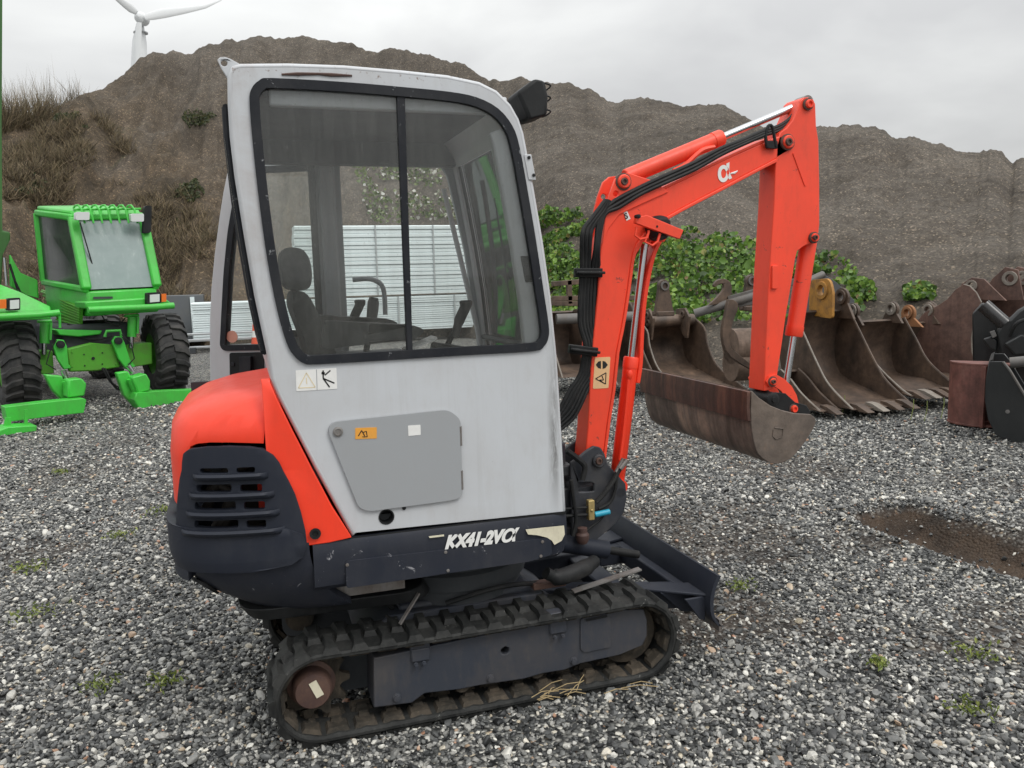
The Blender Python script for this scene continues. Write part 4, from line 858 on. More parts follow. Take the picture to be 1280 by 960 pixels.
# arm cylinder on top of the boom
def cyl_part(name, a, b, r, mat, y=YBC, n=20, cap=.0, parent=EX):
    A = hy(*a, y); B = hy(*b, y); mb = MB(); L_ = (B-A).length; ax = (B-A).normalized(); mb.lathe(A, ax, [(0, 0), (0, r*.92), (.004, r), (L_-.05, r), (L_-.05, r*1.06), (L_-.006, r*1.06), (L_, r*.96), (L_, 0)], n); return part(mb, name, mat, parent)
AC = cyl_part('arm_cylinder', (782, 222), (902, 172), .036, ORANGE_FADED)
mb = MB(); mb.cyl(hy(902, 172, YBC), hy(1004, 129, YBC), .017, 16); part(mb, 'cylinder_rod', STEEL, AC)
mb = MB(); mb.tube(spline([hy(a, b, .035) for a, b in [(842, 214), (858, 205), (870, 194), (880, 187), (893, 184)]], 4), .011, 8); part(mb, 'oil_pipe', ORANGE_FADED, AC)
mb = MB(); c = hy(1004, 129, YBC); mb.cyl(c+V(0, -.035, 0), c+V(0, .035, 0), .030, 16); part(mb, 'rod_eye', STEELR, AC)
# boom cylinder in front of the boom
BC = cyl_part('boom_cylinder', (771.5, 600), (789.5, 446), .034, ORANGE, y=YBC)
mb = MB(); mb.cyl(hy(789.5, 446, YBC), hy(806, 305, YBC), .0175, 16); part(mb, 'cylinder_rod', STEEL, BC)
mb = MB(); mb.tube(spline([hy(a, b, .038) for a, b in [(786, 468), (783.5, 500), (779, 545), (775, 575)]], 3), .009, 8); c = hy(786.5, 468, .038); mb.lathe(c+V(0, 0, -.02), (0, 0, 1), [(0, .011), (.01, .015), (.03, .015), (.04, .010)], 12); part(mb, 'oil_pipe', ORANGE, BC)
mb = MB(); c = hy(772, 606, YBC); mb.cyl(c+V(0, -.04, 0), c+V(0, .04, 0), .032, 18); part(mb, 'cylinder_foot', ORANGE, BC)
ribbon(spline([(830, 298), (821, 316), (813, 350), (808, 385), (805.5, 420), (804, 455), (800.5, 480)], 3), .05, .12, .016, 'rod_guard', ORANGE, BC, bevel=.003)
# bucket cylinder
KC = cyl_part('bucket_cylinder', (1011, 299), (992, 420.5), .040, ORANGE_FADED)
mb = MB(); mb.cyl(hy(992, 420.5, YBC), hy(980, 496, YBC), .016, 16); part(mb, 'cylinder_rod', STEEL, KC)
# bucket linkage
for yy in (YB0-.012, YB1+.002):
    lk = [(962, 470), (970, 468), (981, 474), (990, 483), (996, 494), (998.5, 505), (998, 514), (992, 518), (986, 515), (984.5, 506), (981.5, 496), (976, 488), (968, 483), (962, 484), (958, 477)]
    mb = MB(); mb.yplate(rounded(bz(lk, YB0-.012), .006, 2), yy, yy+.012); LK = part(mb, 'tipping_link', ORANGE_FADED, bevel=.003)
pin(966, 477, .018, y=YB0-.014, name='link_pin'); pin(992, 511, .018, y=YB0-.014, name='link_pin'); pin(966, 477, .010, y=YB0-.024, name='pin_bolt', mat=RUSTY)
mb = MB(); c = hy(965, 499, YB0-.02); mb.lathe(c, (0, -1, 0), [(-.16, .034), (.010, .034), (.014, .026), (.014, .014), (.02, .012), (.02, 0)], 18); part(mb, 'bucket_pin', BLACK)
mb = MB(); c2 = hy(992, 511, YBC); mb.cyl(c2+V(0, -.07, 0), c2+V(0, .07, 0), .024, 14); part(mb, 'link_bush', BLACK)
mb = MB()
for yy in (.005, .143): mb.prism(bz([(952, 500), (958, 488), (970, 489), (982, 500), (996, 504), (1001, 512), (996, 524), (985, 560), (955, 560)], YBC), lambda u, v: (u, yy, v), lambda u, v: (u, yy+.014, v))
EARS = part(mb, 'bucket_ears', BLACK, bevel=.003)
# grading bucket
def rust_mat(name, c0, c1, c2, streak=(14, 14, 2.), rough=.7, light=None, wood=.32):
    m, nt, b = nmat(name); f = noise(nt, 3, 7, .65, .4); g = noise(nt, 1.2, 6, .7, .5, stretch=streak)
    c = ramp(nt, f, [(.3, c0), (.5, c1), (.72, c2)]); s = ramp(nt, g, [(.40, (.55, .52, .50)), (.5, (1, 1, 1)), (.62, light or (1.35, 1.3, 1.25))]); c = mixc(nt, wood, c, s, 'MULTIPLY'); c = mixc(nt, .8, c, ramp(nt, noise(nt, 14, 8, .75), [(.35, (.62, .60, .58)), (.55, (1, 1, 1)), (.7, (1.3, 1.2, 1.1))]), 'MULTIPLY')
    L(nt, c, b.inputs['Base Color']); b.inputs['Roughness'].default_value = rough; bump(nt, b, noise(nt, 22, 6, .7), .35, .006); return m
BUCK = rust_mat('bucket_brown', (.080, .062, .052), (.15, .115, .095), (.25, .19, .15), (2.2, 11, .9), .55, (1.9, 1.8, 1.7), wood=.75)
BUCKP = rust_mat('bucket_plate', (.085, .068, .058), (.135, .108, .090), (.19, .15, .12), (3, 3, 3), .55)
EDGE = rust_mat('cutting_edge_red', (.050, .022, .018), (.075, .034, .026), (.10, .05, .036), (2, 10, .8), .5, (2.3, 2.2, 1.9), wood=.7)
BY0, BY1 = -.35, .615
bprof = spline([(939.5, 489), (938.5, 510), (939.5, 535), (943, 555), (948, 568), (958.7, 577), (971, 580), (987, 574.5), (1001, 560), (1013, 542.5), (1019.5, 530), (1019, 522.5)], 2)
bpl = bz(bprof, BY0); lipc = bz([(1014, 518), (995, 517), (979, 513.4), (963, 507), (948.6, 497), (940.5, 489)], BY0)
inn = inset(bpl+lipc, .012)[:len(bpl)]
mb = MB(); mb.yplate(bpl+inn[::-1], BY0+.012, BY1-.012); BK = part(mb, 'grading_bucket', BUCK, ang=50)
for ya in (BY0, BY1-.014):
    mb = MB(); mb.yplate(bpl+lipc, ya, ya+.014); part(mb, 'bucket_side_plate', BUCKP, BK, bevel=.003)
ed = bz([(939.8, 489), (938.6, 508), (940, 526)], BY0); mb = MB(); mb.yplate([(x-.008, z) for x, z in ed]+[(x-.024, z) for x, z in reversed(ed)], BY0-.004, BY1+.004); part(mb, 'cutting_edge', EDGE, BK, bevel=.002)
a = hy(966, 534, BY0-.003); mb = MB(); mb.tube([hy(x, y, BY0-.002) for x, y in [(967, 537), (966, 545), (970, 549), (978, 546), (979, 536), (968, 534.5)]], .0022, 6); part(mb, 'weld_bead', BUCKP, BK)
# ---- king post and swing bracket
DRK = paint('casting_navy', (.026, .030, .040), .5, (.09, .085, .08), .5, scale=8)
kb = [(712, 578), (722, 571), (733, 562), (741, 557), (750, 559), (755, 567), (759, 580), (770, 592), (781, 604), (783, 622), (779, 640), (770, 652), (757, 664), (735, 682), (714, 684)]
for ya in (YB0-.030, YB1+.012):
    mb = MB(); mb.yplate(bz(kb, YB0-.02), ya, ya+.018, [rounded(bz([(722, 603), (741, 603), (741, 614), (722, 614)], YB0-.02), .008)] if ya < .1 else []); part(mb, 'swing_bracket', DRK, bevel=.006, seg=2)
mb = MB(); mb.cyl(hy(776, 616, YB0-.03), hy(776, 616, YB0-.03)+V(0, .19, 0), .030); mb.box((.60, YBC, .60), (.20, .12, .12)); mb.cyl((.50, YBC, .38), (.50, YBC, .86), .055); mb.box((.46, YBC, .45), (.22, .14, .07)); mb.box((.46, YBC, .74), (.22, .14, .05)); part(mb, 'king_post', DRK, bevel=.008)
pin(748, 576, .030, y=YB0-.034, mat=DRK, name='boom_foot_pin'); pin(748, 576, .016, y=YB0-.044, mat=RUSTY, name='pin_bolt')
mb = MB(); mb.lathe(hy(728, 668, -.06), (0, 0, 1), [(-.04, .02), (-.02, .03), (.0, .03), (.01, .022), (.03, .022), (.035, .0)], 14); part(mb, 'grease_pin', RUSTY)
mb = MB(); c = hy(738, 637, -.05); mb.box(c, (.03, .03, .09)); mb.lathe(c+V(0, -.016, .0), (0, -1, 0), [(0, .007), (.004, .007), (.004, 0)], 10); part(mb, 'brass_clamp', BRASS, bevel=.004)
mb = MB(); mb.cyl(hy(743, 643.5, -.055), hy(762, 639.5, -.055), .013, 12); part(mb, 'blue_grip', CYAN, bevel=.003)
mb = MB(); mb.cyl(hy(706, 645, -.05), hy(738, 643, -.05), .008, 8); mb.cyl(hy(706, 636, -.05), hy(736, 634, -.05), .006, 8)
mb.tube(spline([hy(a, b, -.05) for a, b in [(745, 628), (755, 617), (766, 602), (775, 585)]], 5), .011, 8); mb.tube(spline([hy(a, b, -.03) for a, b in [(748, 636), (762, 628), (769, 612), (771, 590)]], 5), .008, 8)
mb.tube(spline([hy(a, b, -.06) for a, b in [(714, 600), (717, 625), (720, 650), (716, 670)]], 5), .009, 8); mb.tube(spline([hy(a, b, -.04) for a, b in [(708, 563), (720, 572), (731, 583), (728, 600)]], 5), .013, 8)
mb.tube(spline([hy(a, b, -.045) for a, b in [(726, 672), (735, 662), (750, 650), (757, 640)]], 5), .005, 6); part(mb, 'swing_hose', HOSE)
mb = MB(); mb.cyl(hy(775, 586, -.055), hy(784, 575, -.055), .012, 10); mb.cyl(hy(770, 590, -.05), hy(779, 573, -.05), .008, 8); part(mb, 'hose_fitting', STEELR)
# ---- hoses up the back of the boom
offs = [(720.5, .03), (724.7, .03), (729, .03), (733.3, .03), (737.5, .03), (742, .03)]
for i, (xh, yh) in enumerate(offs):
    d = xh-731
    low = [(741+d*.9-0, 430), (739.5+d, 448), (735+d*.95, 468), (724+d*1.0, 486), (712+d*.6, 500+i*4)]
    pts = [(700, 512+i*5)]+low[::-1]+[(xh+4, 400), (xh+6.5, 340)]
    if i in (0, 1, 2): pts += [(727.5+i*5, 300), (730+i*5, 286), (739+i*4, 274), (748+i*4, 262), (757+i*2, 250)]
    else: pts += [(744+(i-3)*2, 312), (747+(i-3)*2.5, 282), (752+(i-3)*3, 266), (768+(i-3)*3, 251+(i-3)*4), (800, 234+(i-3)*4.5), (830, 220+(i-3)*4.5), (868, 203+(i-3)*4.5), (900, 186+(i-3)*4), (925, 176+(i-3)*3), (955, 163+(i-3)*3)]
    mb = MB(); mb.tube(spline([hy(a, b, yh if j < 8 else .0) for j, (a, b) in enumerate(pts)], 5), .0105 if i < 3 else .009, 8); part(mb, 'boom_hose', HOSE)
for (xa, ya, xb, yb) in ((718, 341, 752, 341), (711, 436, 746, 440)):
    A = hy(xa, ya, .03); B = hy(xb, yb, .02); mb = MB(); mb.bar(A, B, .035, .10 if False else .04); mb.bar(A+V(0, -.03, 0), B+V(0, -.03, 0), .030, .012); part(mb, 'hose_clamp', BLACK, bevel=.004)
    mb = MB()
    for t in (.2, .5, .8): mb.lathe(A+(B-A)*t+V(0, -.036, 0), (0, -1, 0), [(0, .007), (.005, .007), (.005, 0)], 6)
    part(mb, 'clamp_bolt', STEELR)
mb = MB(); A = hy(957, 158, -.0); mb.tube(spline([hy(a, b, .0) for a, b in [(959, 185), (957, 170), (960, 158), (965, 158), (968, 172), (970, 184)]], 3), .008, 8); mb.box(hy(965, 181, .004), (.055, .012, .035)); part(mb, 'hose_guide', BLACK, bevel=.003)
mb = MB()
for k in range(3): mb.tube(spline([hy(a, b+k*3, .05) for a, b in [(955, 163), (972, 158), (985, 150), (993, 140), (996, 132)]], 4), .008, 8)
part(mb, 'arm_hose', HOSE)
# lamp on the boom with its red guard bar
mb = MB(); mb.prism(bz([(791, 279), (793, 272), (806, 269.5), (851, 288), (846.5, 299), (807, 285)], -.05), lambda u, v: (u, -.075, v), lambda u, v: (u, -.050, v)); GB = part(mb, 'lamp_guard_bar', ORANGE_FADED, bevel=.003)
mb = MB(); c = hy(822, 283, -.01); mb.lathe(c, (.0, -.25, -1), [(-.042, 0), (-.040, .03), (-.03, .048), (-.012, .058), (.03, .052), (.055, .036), (.055, 0)], 24); part(mb, 'boom_lamp', BLACK)
mb = MB()
for pts in ([(796, 284), (794, 294), (800, 299), (809, 297), (811, 288)], [(811, 290), (806, 302), (815, 307), (822, 302), (825, 292)]): mb.tube([hy(a, b, -.06) for a, b in pts], .006, 6)
part(mb, 'lamp_guard_loop', ORANGE_FADED, GB)
mb = MB(); mb.lathe(hy(797.5, 270.5, -.076), (0, -1, 0), [(-.02, .009), (.01, .009), (.012, 0)], 8); mb.lathe(hy(821.5, 283, -.076), (0, -1, 0), [(-.001, .005), (.001, .005), (.001, 0)], 8); part(mb, 'guard_bolt', BLACK)
# stickers on the boom
st = bz([(743.5, 447), (763, 446), (760.5, 485), (741, 486)], YB0-.001); mb = MB(); mb.yplate(rounded(st, .006, 3), YB0-.0018, YB0-.0006); part(mb, 'boom_warning_sticker', PALEOR, BM, ang=0)
def strokeb(pts, wpx, closed=False, y=YB0-.0022, mat=INK):
    mb = MB(); P = [hy(a, b, y) for a, b in pts]
    if closed: P.append(P[0])
    for a, b in zip(P, P[1:]): mb.bar(a, b, wpx*.0037, .0008, up=(0, 1, 0))
    part(mb, 'sticker_print', mat, BM, ang=0)
strokeb([(757.5, 466), (757, 480), (744.5, 473.5)], 1.2, True); strokeb([(752.5, 470), (754.5, 475), (749.5, 475), (753.5, 478)], 1.2)
for sg in (-1, 1):
    mb = MB(); mb.yplate(bz([(752+sg*1, 451), (752+sg*4.5, 452), (752+sg*7.5, 456), (752+sg*4.5, 460), (752+sg*1, 461)], YB0), YB0-.0026, YB0-.0016); part(mb, 'sticker_print', INK, BM, ang=0)
mb = MB(); mb.yplate(bz([(779, 264.5), (783.5, 263), (788, 273.5), (783, 276)], YB0), YB0-.0018, YB0-.0006); part(mb, 'letter_sticker', WHITE, BM, ang=0)
p = hy(781.6, 273.8, YB0-.0024); text('S', .034, p, 'sticker_letter', INK, BM, .0, .001, rot=(math.pi/2, -.3, 0))
p = hy(898.5, 229, YB0-.002); text('α', .115, p, 'alpha_logo', WHITE, BM, .2, .004, rot=(math.pi/2, -.38, 0), sx=.95)
mb = MB(); mb.tube([hy(a, b, YB0-.001) for a, b in [(913, 217), (918, 216), (922, 213.5)]], [.003, .006, .002], 6); part(mb, 'logo_tail', WHITE, BM)
# ================================================================== TELEHANDLER
TO = V(-2.80, 9.47, 0); TU = V(.908, .418, 0).normalized(); TB_ = V(-TU.y, TU.x, 0)       # right-hand side in view, and backwards
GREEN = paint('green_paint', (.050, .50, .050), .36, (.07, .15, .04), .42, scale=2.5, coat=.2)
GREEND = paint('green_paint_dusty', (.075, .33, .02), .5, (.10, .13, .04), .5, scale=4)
TYRE = paint('tyre_rubber', (.020, .021, .022), .7, (.085, .08, .075), .7, scale=5, bumps=.4)
TGLASS = paint('telehandler_windscreen', (.19, .25, .245), .16, (.34, .40, .39), .5, scale=1.2, bumps=0); TGLASSD = paint('telehandler_side_glass', (.030, .034, .034), .12, (.10, .10, .09), .4, scale=2, bumps=0)
LAMPG = plain('lamp_glass', (.62, .64, .64), .12); AMBER = plain('amber_lens', (.75, .16, .02), .25)
TH = empty('telehandler', TO); tag(TH, 'bright green telehandler with raised boom parked beside the heap', 'telehandler')
def tp(a, b, v): return hit(a, b, TO+TB_*v, TB_)
def tbuild(mb, name, mat, parent=None, **k):
    mb.v = [tuple(Vector(p)-TO) for p in mb.v]; return mb.build(name, mat, parent or TH, **k)
def tpoly(pts, v, d, name, mat, parent=None, r=0, holes=(), bevel=.015, add=False):
    P = [tp(a, b, v) for a, b in pts]; o = P[0]; loc = lambda p: ((p-o).dot(TU), p.z); Q = [loc(p) for p in P]
    if r: Q = rounded(Q, r, 4)
    H = [[loc(tp(a, b, v)) for a, b in h] for h in holes]
    mb = MB(); mb.prism(Q, lambda s, z: o+TU*s+V(0, 0, z-o.z), lambda s, z: o+TU*s+TB_*d+V(0, 0, z-o.z), H); return tbuild(mb, name, mat, parent, bevel=bevel)
def ttube(pts, v, rpx, name, mat, parent=None, n=12):
    D = 10.5/1017; vv = v if isinstance(v, (list, tuple)) else [v]*len(pts); mb = MB(); mb.tube([tp(a, b, q) for (a, b), q in zip(pts, vv)], rpx*D if not isinstance(rpx, list) else [x*D for x in rpx], n); return tbuild(mb, name, mat, parent)
# cab: pillars, roof, glass
vf, vt, vbk = -.35, .0, 1.15
def quadpts(pl): return [tp(a, b, v) for a, b, v in pl]
def strip(P, Q, th, name, mat, parent=None):
    mb = MB(); mb.bar(P, Q, th, th, up=tuple(TB_)); return tbuild(mb, name, mat, parent, bevel=th*.3)
wl0, wr0, wl1, wr1 = tp(91, 272, vt), tp(178, 270, vt), tp(108, 362, vf), tp(196, 358, vf)
bl1 = tp(46, 266, vbk); bl0 = bl1.copy(); bl0.z = wl1.z+.12
br1 = wr0+(bl1-wl0); br0 = V(br1.x, br1.y, bl0.z)
mb = MB()
for P, Q in ((wl0, wl1), (wr0, wr1)): mb.bar(P, Q, .13, .10, up=tuple(TB_))
for P, Q in ((wl0, bl1), (wr0, br1), (wl0, wr0), (bl1, br1), (bl1, bl0), (br1, br0), (wl1, bl0), (wr1, br0)): mb.bar(P, Q, .09, .09)
TC = tbuild(mb, 'cab_frame', GREEN, bevel=.025)
mb = MB(); u0 = (wr0-wl0); mb.add([wl0+V(0, 0, .03), wr0+V(0, 0, .03), br1+V(0, 0, .03), bl1+V(0, 0, .03), wl0+V(0, 0, .10)+TB_*.1, wr0+V(0, 0, .10)+TB_*.1, br1+V(0, 0, .10), bl1+V(0, 0, .10)], [(0, 1, 2, 3), (4, 5, 6, 7), (0, 1, 5, 4), (1, 2, 6, 5), (2, 3, 7, 6), (3, 0, 4, 7)]); tbuild(mb, 'cab_roof', GREEN, TC, bevel=.03)
def pane(P, name, mat, parent, th=.01):
    n = (P[1]-P[0]).cross(P[2]-P[0]).normalized()*th; mb = MB(); k = len(P); mb.add([p for p in P]+[p+n for p in P], [tuple(range(k)), tuple(range(2*k-1, k-1, -1))]+[(i, (i+1) % k, k+(i+1) % k, k+i) for i in range(k)]); return tbuild(mb, name, mat, parent, ang=0)
pane([wl0, wr0, wr1, wl1], 'windscreen', TGLASS, TC); pane([wl0, wl1, bl0, bl1], 'side_window', TGLASSD, TC); pane([wr0, wr1, br0, br1], 'side_window', TGLASSD, TC); pane([bl1, br1, br0, bl0], 'rear_window', TGLASSD, TC)
mb = MB(); c = (wl1+br0)/2; mb.box(c+V(0, 0, .05), (.45, .45, .5), Matrix.Rotation(.43, 3, 'Z')); mb.box(c+V(0, 0, .35)+TB_*.15, (.42, .1, .5), Matrix.Rotation(.43, 3, 'Z')); tbuild(mb, 'driver_seat', SEATM, bevel=.05)
mb = MB(); a, b = wl1+V(0, 0, -.02), wr1+V(0, 0, -.02); dn = V(0, 0, -.34)
mb.add([a, b, b+dn-TB_*.03, a+dn-TB_*.03, bl0, br0, br0+dn*1.5, bl0+dn*1.5], [(0, 1, 2, 3), (0, 3, 7, 4), (1, 5, 6, 2), (4, 7, 6, 5), (0, 4, 5, 1), (3, 2, 6, 7)]); tbuild(mb, 'cab_lower', GREEN, TC, bevel=.03)
tp_side = lambda a, b: hit(a, b, wl1-TU*.075, TU)
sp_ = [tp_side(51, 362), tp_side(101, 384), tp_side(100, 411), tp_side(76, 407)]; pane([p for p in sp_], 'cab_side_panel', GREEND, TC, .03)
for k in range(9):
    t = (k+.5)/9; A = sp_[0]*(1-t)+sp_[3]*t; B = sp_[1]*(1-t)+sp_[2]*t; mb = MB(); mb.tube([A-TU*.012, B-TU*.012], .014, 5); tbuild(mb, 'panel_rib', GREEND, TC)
tpoly([(117, 371), (141, 370.5), (141, 373.5), (117, 374)], vf-.06, .02, 'louvre', DARKIN, TC, bevel=0)
ttube([(100, 278), (108, 305), (117, 336)], -.22, .9, 'wiper', BLACK, TC, 6)
for i in range(7):
    x = 93+i*11; ttube([(x-1, 260), (x+1, 257), (x+5, 256.5), (x+9, 262), (x+13, 279)], [.3, .05, -.10, -.18, -.22], 1.35, 'guard_bar', GREEN, TC, 6)
ttube([(92, 262), (176, 261)], -.1, 1.4, 'guard_rail', GREEN, TC, 6)
for x0, x1, y0 in ((95, 112, 265), (164, 180, 267)):
    tpoly([(x0, y0), (x1, y0), (x1, y0+10), (x0, y0+10)], -.28, .10, 'work_light', LAMPG, TC, r=.02, bevel=.008)
tpoly([(181, 257), (190, 257), (189, 291), (179, 292)], -.2, .08, 'wing_mirror', BLACK, TC, r=.04)
ttube([(176, 274), (183, 274)], -.18, 1, 'mirror_arm', BLACK, TC, 6)
# front fenders, tubes and lamps
o = ttube([(110, 387.5), (140, 386), (190, 384), (217, 382)], -.78, 4.3, 'bumper_tube', GREEN)
tpoly([(106, 377), (204, 371), (216, 380), (108, 386)], -.62, .5, 'front_fender', GREEN, bevel=.02)
def lamp(x0, x1, y0, y1, ix0, ix1, v):
    o = tpoly([(x0, y0), (x1, y0-1), (x1, y1-1), (x0, y1)], v, .10, 'headlight', BLACK, r=.02)
    tpoly([(x0+3.5, y0+2.5), (x1-1.5, y0+1.5), (x1-1.5, y1-3), (x0+3.5, y1-2)], v-.012, .03, 'headlight_lens', LAMPG, o, bevel=0)
    tpoly([(ix0, y0+1.5), (ix1, y0+1), (ix1, y1-3), (ix0, y1-2.5)], v, .06, 'indicator_lens', AMBER, o, r=.01, bevel=.004)
lamp(184, 201, 366, 380, 202, 208, -.72); lamp(9, 25.5, 373, 388.5, 0, 8, -.72)
ttube([(-60, 397), (0, 396), (50, 393.5), (74, 391)], -.78, 4.3, 'bumper_tube', GREEN)
mb = MB(); A = [tp(*p) for p in [(-60, 350, .3), (0, 355, .3), (27, 365, -.1), (63, 382, -.55), (63, 388, -.62), (-60, 392, -.62)]]; B = [p+V(0, 0, -.12) for p in A]; k = 6
mb.add(A+B, [tuple(range(k)), tuple(range(2*k-1, k-1, -1))]+[(i, (i+1) % k, k+(i+1) % k, k+i) for i in range(k)]); tbuild(mb, 'engine_cover', GREEN, bevel=.02)
ttube([(74.5, 391), (75, 410)], -.7, 1.5, 'fender_stay', GREEN)
# axle, chassis, cylinders
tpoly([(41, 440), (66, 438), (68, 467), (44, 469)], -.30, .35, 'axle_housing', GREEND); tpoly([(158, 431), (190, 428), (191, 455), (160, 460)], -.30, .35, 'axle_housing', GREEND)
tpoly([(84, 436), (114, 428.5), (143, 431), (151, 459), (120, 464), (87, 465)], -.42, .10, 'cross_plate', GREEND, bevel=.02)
for a, b in ((116.5, 448), (105, 443), (128, 441), (106, 457), (128, 455)):
    mb = MB(); r_ = .022 if a == 116.5 else .010; mb.lathe(tp(a, b, -.425), -TB_, [(0, r_), (.004, r_), (.004, 0)], 10); tbuild(mb, 'bolt', BLACK)
tpoly([(70, 412), (128, 413), (126, 418), (98, 421), (74, 419)], -.35, .5, 'top_plate', GREEN)
for (cx, cy, pts) in ((75.6, 430.5, [(66, 432), (72, 424), (80, 425), (84, 433), (86, 455), (90, 460), (80, 462), (72, 450)]), (147.8, 426, [(140, 427), (144, 420), (152, 421), (156, 428), (163, 450), (170, 458), (158, 462), (148, 448)])):
    tpoly(pts, -.50, .06, 'stabiliser_bracket', GREEN, bevel=.012)
    mb = MB(); mb.lathe(tp(cx, cy, -.52), -TB_, [(-.05, .05), (.03, .05), (.035, .0)], 14); tbuild(mb, 'bracket_pin', BLACK)
ttube([(131, 421), (133, 414), (150, 413), (152, 421)], -.45, 2, 'hose_arch', GREEN)
for a0, a1, b0, b1 in ((49.5, 61.5, 403, 429), (158.5, 170.5, 396, 421)):
    xm_ = (a0+a1)/2; ttube([(xm_+1, b0), (xm_, b1)], -.35, 6, 'suspension_cylinder', GREEN, n=16); ttube([(xm_, b1), (xm_-.5, b1+14)], -.35, 3, 'cylinder_rod', STEEL); ttube([(a1+2.5, b0), (a1+1.5, b1-4)], -.42, 1.5, 'oil_pipe', GREEN, n=6); ttube([(xm_-9, b0-1), (xm_+9, b0-2)], -.35, 2, 'cylinder_mount', GREEN)
mb = MB(); R43 = Matrix.Rotation(math.atan2(TU.y, TU.x), 3, 'Z'); mb.box(TO+TB_*1.9+V(0, 0, .85), (.9, 4.3, .45), R43); mb.box(TO+TB_*2.4-TU*.7+V(0, 0, 1.1), (.7, 2.6, .6), R43); tbuild(mb, 'chassis', DARKIN, bevel=.05)
for q, (pts, v, r_) in enumerate([([(70, 425), (62, 440), (58, 455), (70, 462)], -.5, .8), ([(152, 418), (164, 430), (168, 448), (160, 456)], -.52, .8), ([(96, 420), (110, 424), (126, 424), (140, 420)], -.3, 1.0), ([(84, 405), (100, 409), (120, 408), (140, 402)], -.2, 1.1), ([(126, 392), (132, 402), (148, 408), (156, 398)], -.3, 1.0)]):
    ttube(pts, v, r_, 'chassis_hose', HOSE, n=8)
for a, b in ((90, 440), (90, 458), (143, 437), (145, 455)):
    mb = MB(); mb.lathe(tp(a, b, -.425), -TB_, [(0, .014), (.008, .012), (.008, 0)], 6); tbuild(mb, 'bolt', GREEND)
# stabilisers
sl = tpoly([(6, 509), (50, 503.5), (105, 498), (108, 500), (105, 516), (60, 521), (15, 527), (9, 526)], -1.75, .22, 'stabiliser_leg', GREEN)
tpoly([(0, 538), (10, 534), (46, 532), (46, 538.5), (20, 542), (-4, 546)], -2.10, .30, 'stabiliser_foot', GREEN, sl, bevel=.008)
tpoly([(31, 512), (34.5, 512), (35, 534), (31, 535)], -1.95, .04, 'foot_post', GREEN, sl, bevel=0); tpoly([(7, 522), (14, 522), (14, 538), (4, 538)], -1.95, .04, 'foot_post', GREEN, sl, bevel=0)
tpoly([(85, 475), (103, 473), (108.5, 480), (106, 495), (85, 497.5)], -1.6, .24, 'stabiliser_knuckle', GREEN, sl, bevel=.02)
tpoly([(56, 468), (78, 470), (86, 498), (76, 499), (66, 488)], -1.35, .12, 'stabiliser_arm', GREEN, sl)
ttube([(79, 463), (84, 478)], -1.3, 3, 'cylinder_rod', STEEL, sl); ttube([(83, 476), (90, 496)], -1.45, 5, 'stabiliser_cylinder', GREEN, sl)
sr = tpoly([(170, 491), (200, 489), (247, 487), (243, 500), (236, 504), (200, 508), (174, 512), (168, 500)], -1.35, .22, 'stabiliser_leg', GREEN)
tpoly([(165, 472), (183, 467), (188, 476), (188, 488), (172, 492)], -1.30, .24, 'stabiliser_knuckle', GREEN, sr, bevel=.02)
tpoly([(146, 466), (160, 464), (170, 480), (176, 510), (171, 511), (155, 494)], -1.15, .12, 'stabiliser_arm', GREEN, sr)
ttube([(160, 457), (166, 466)], -1.1, 3.2, 'cylinder_rod', STEEL, sr); ttube([(163, 473), (172, 492)], -1.2, 5, 'stabiliser_cylinder', GREEN, sr)
ttube([(188, 488), (191, 492), (191, 496)], -.9, 2, 'knuckle_lug', GREEN, sr)
ttube([(128, 460), (136, 474), (146, 486), (158, 489), (164, 482)], -.8, 1.6, 'stabiliser_hose', HOSE, n=8)
ttube([(131, 460), (140, 478), (152, 487), (163, 478)], -.82, 1.0, 'stabiliser_hose', HOSE, n=8)
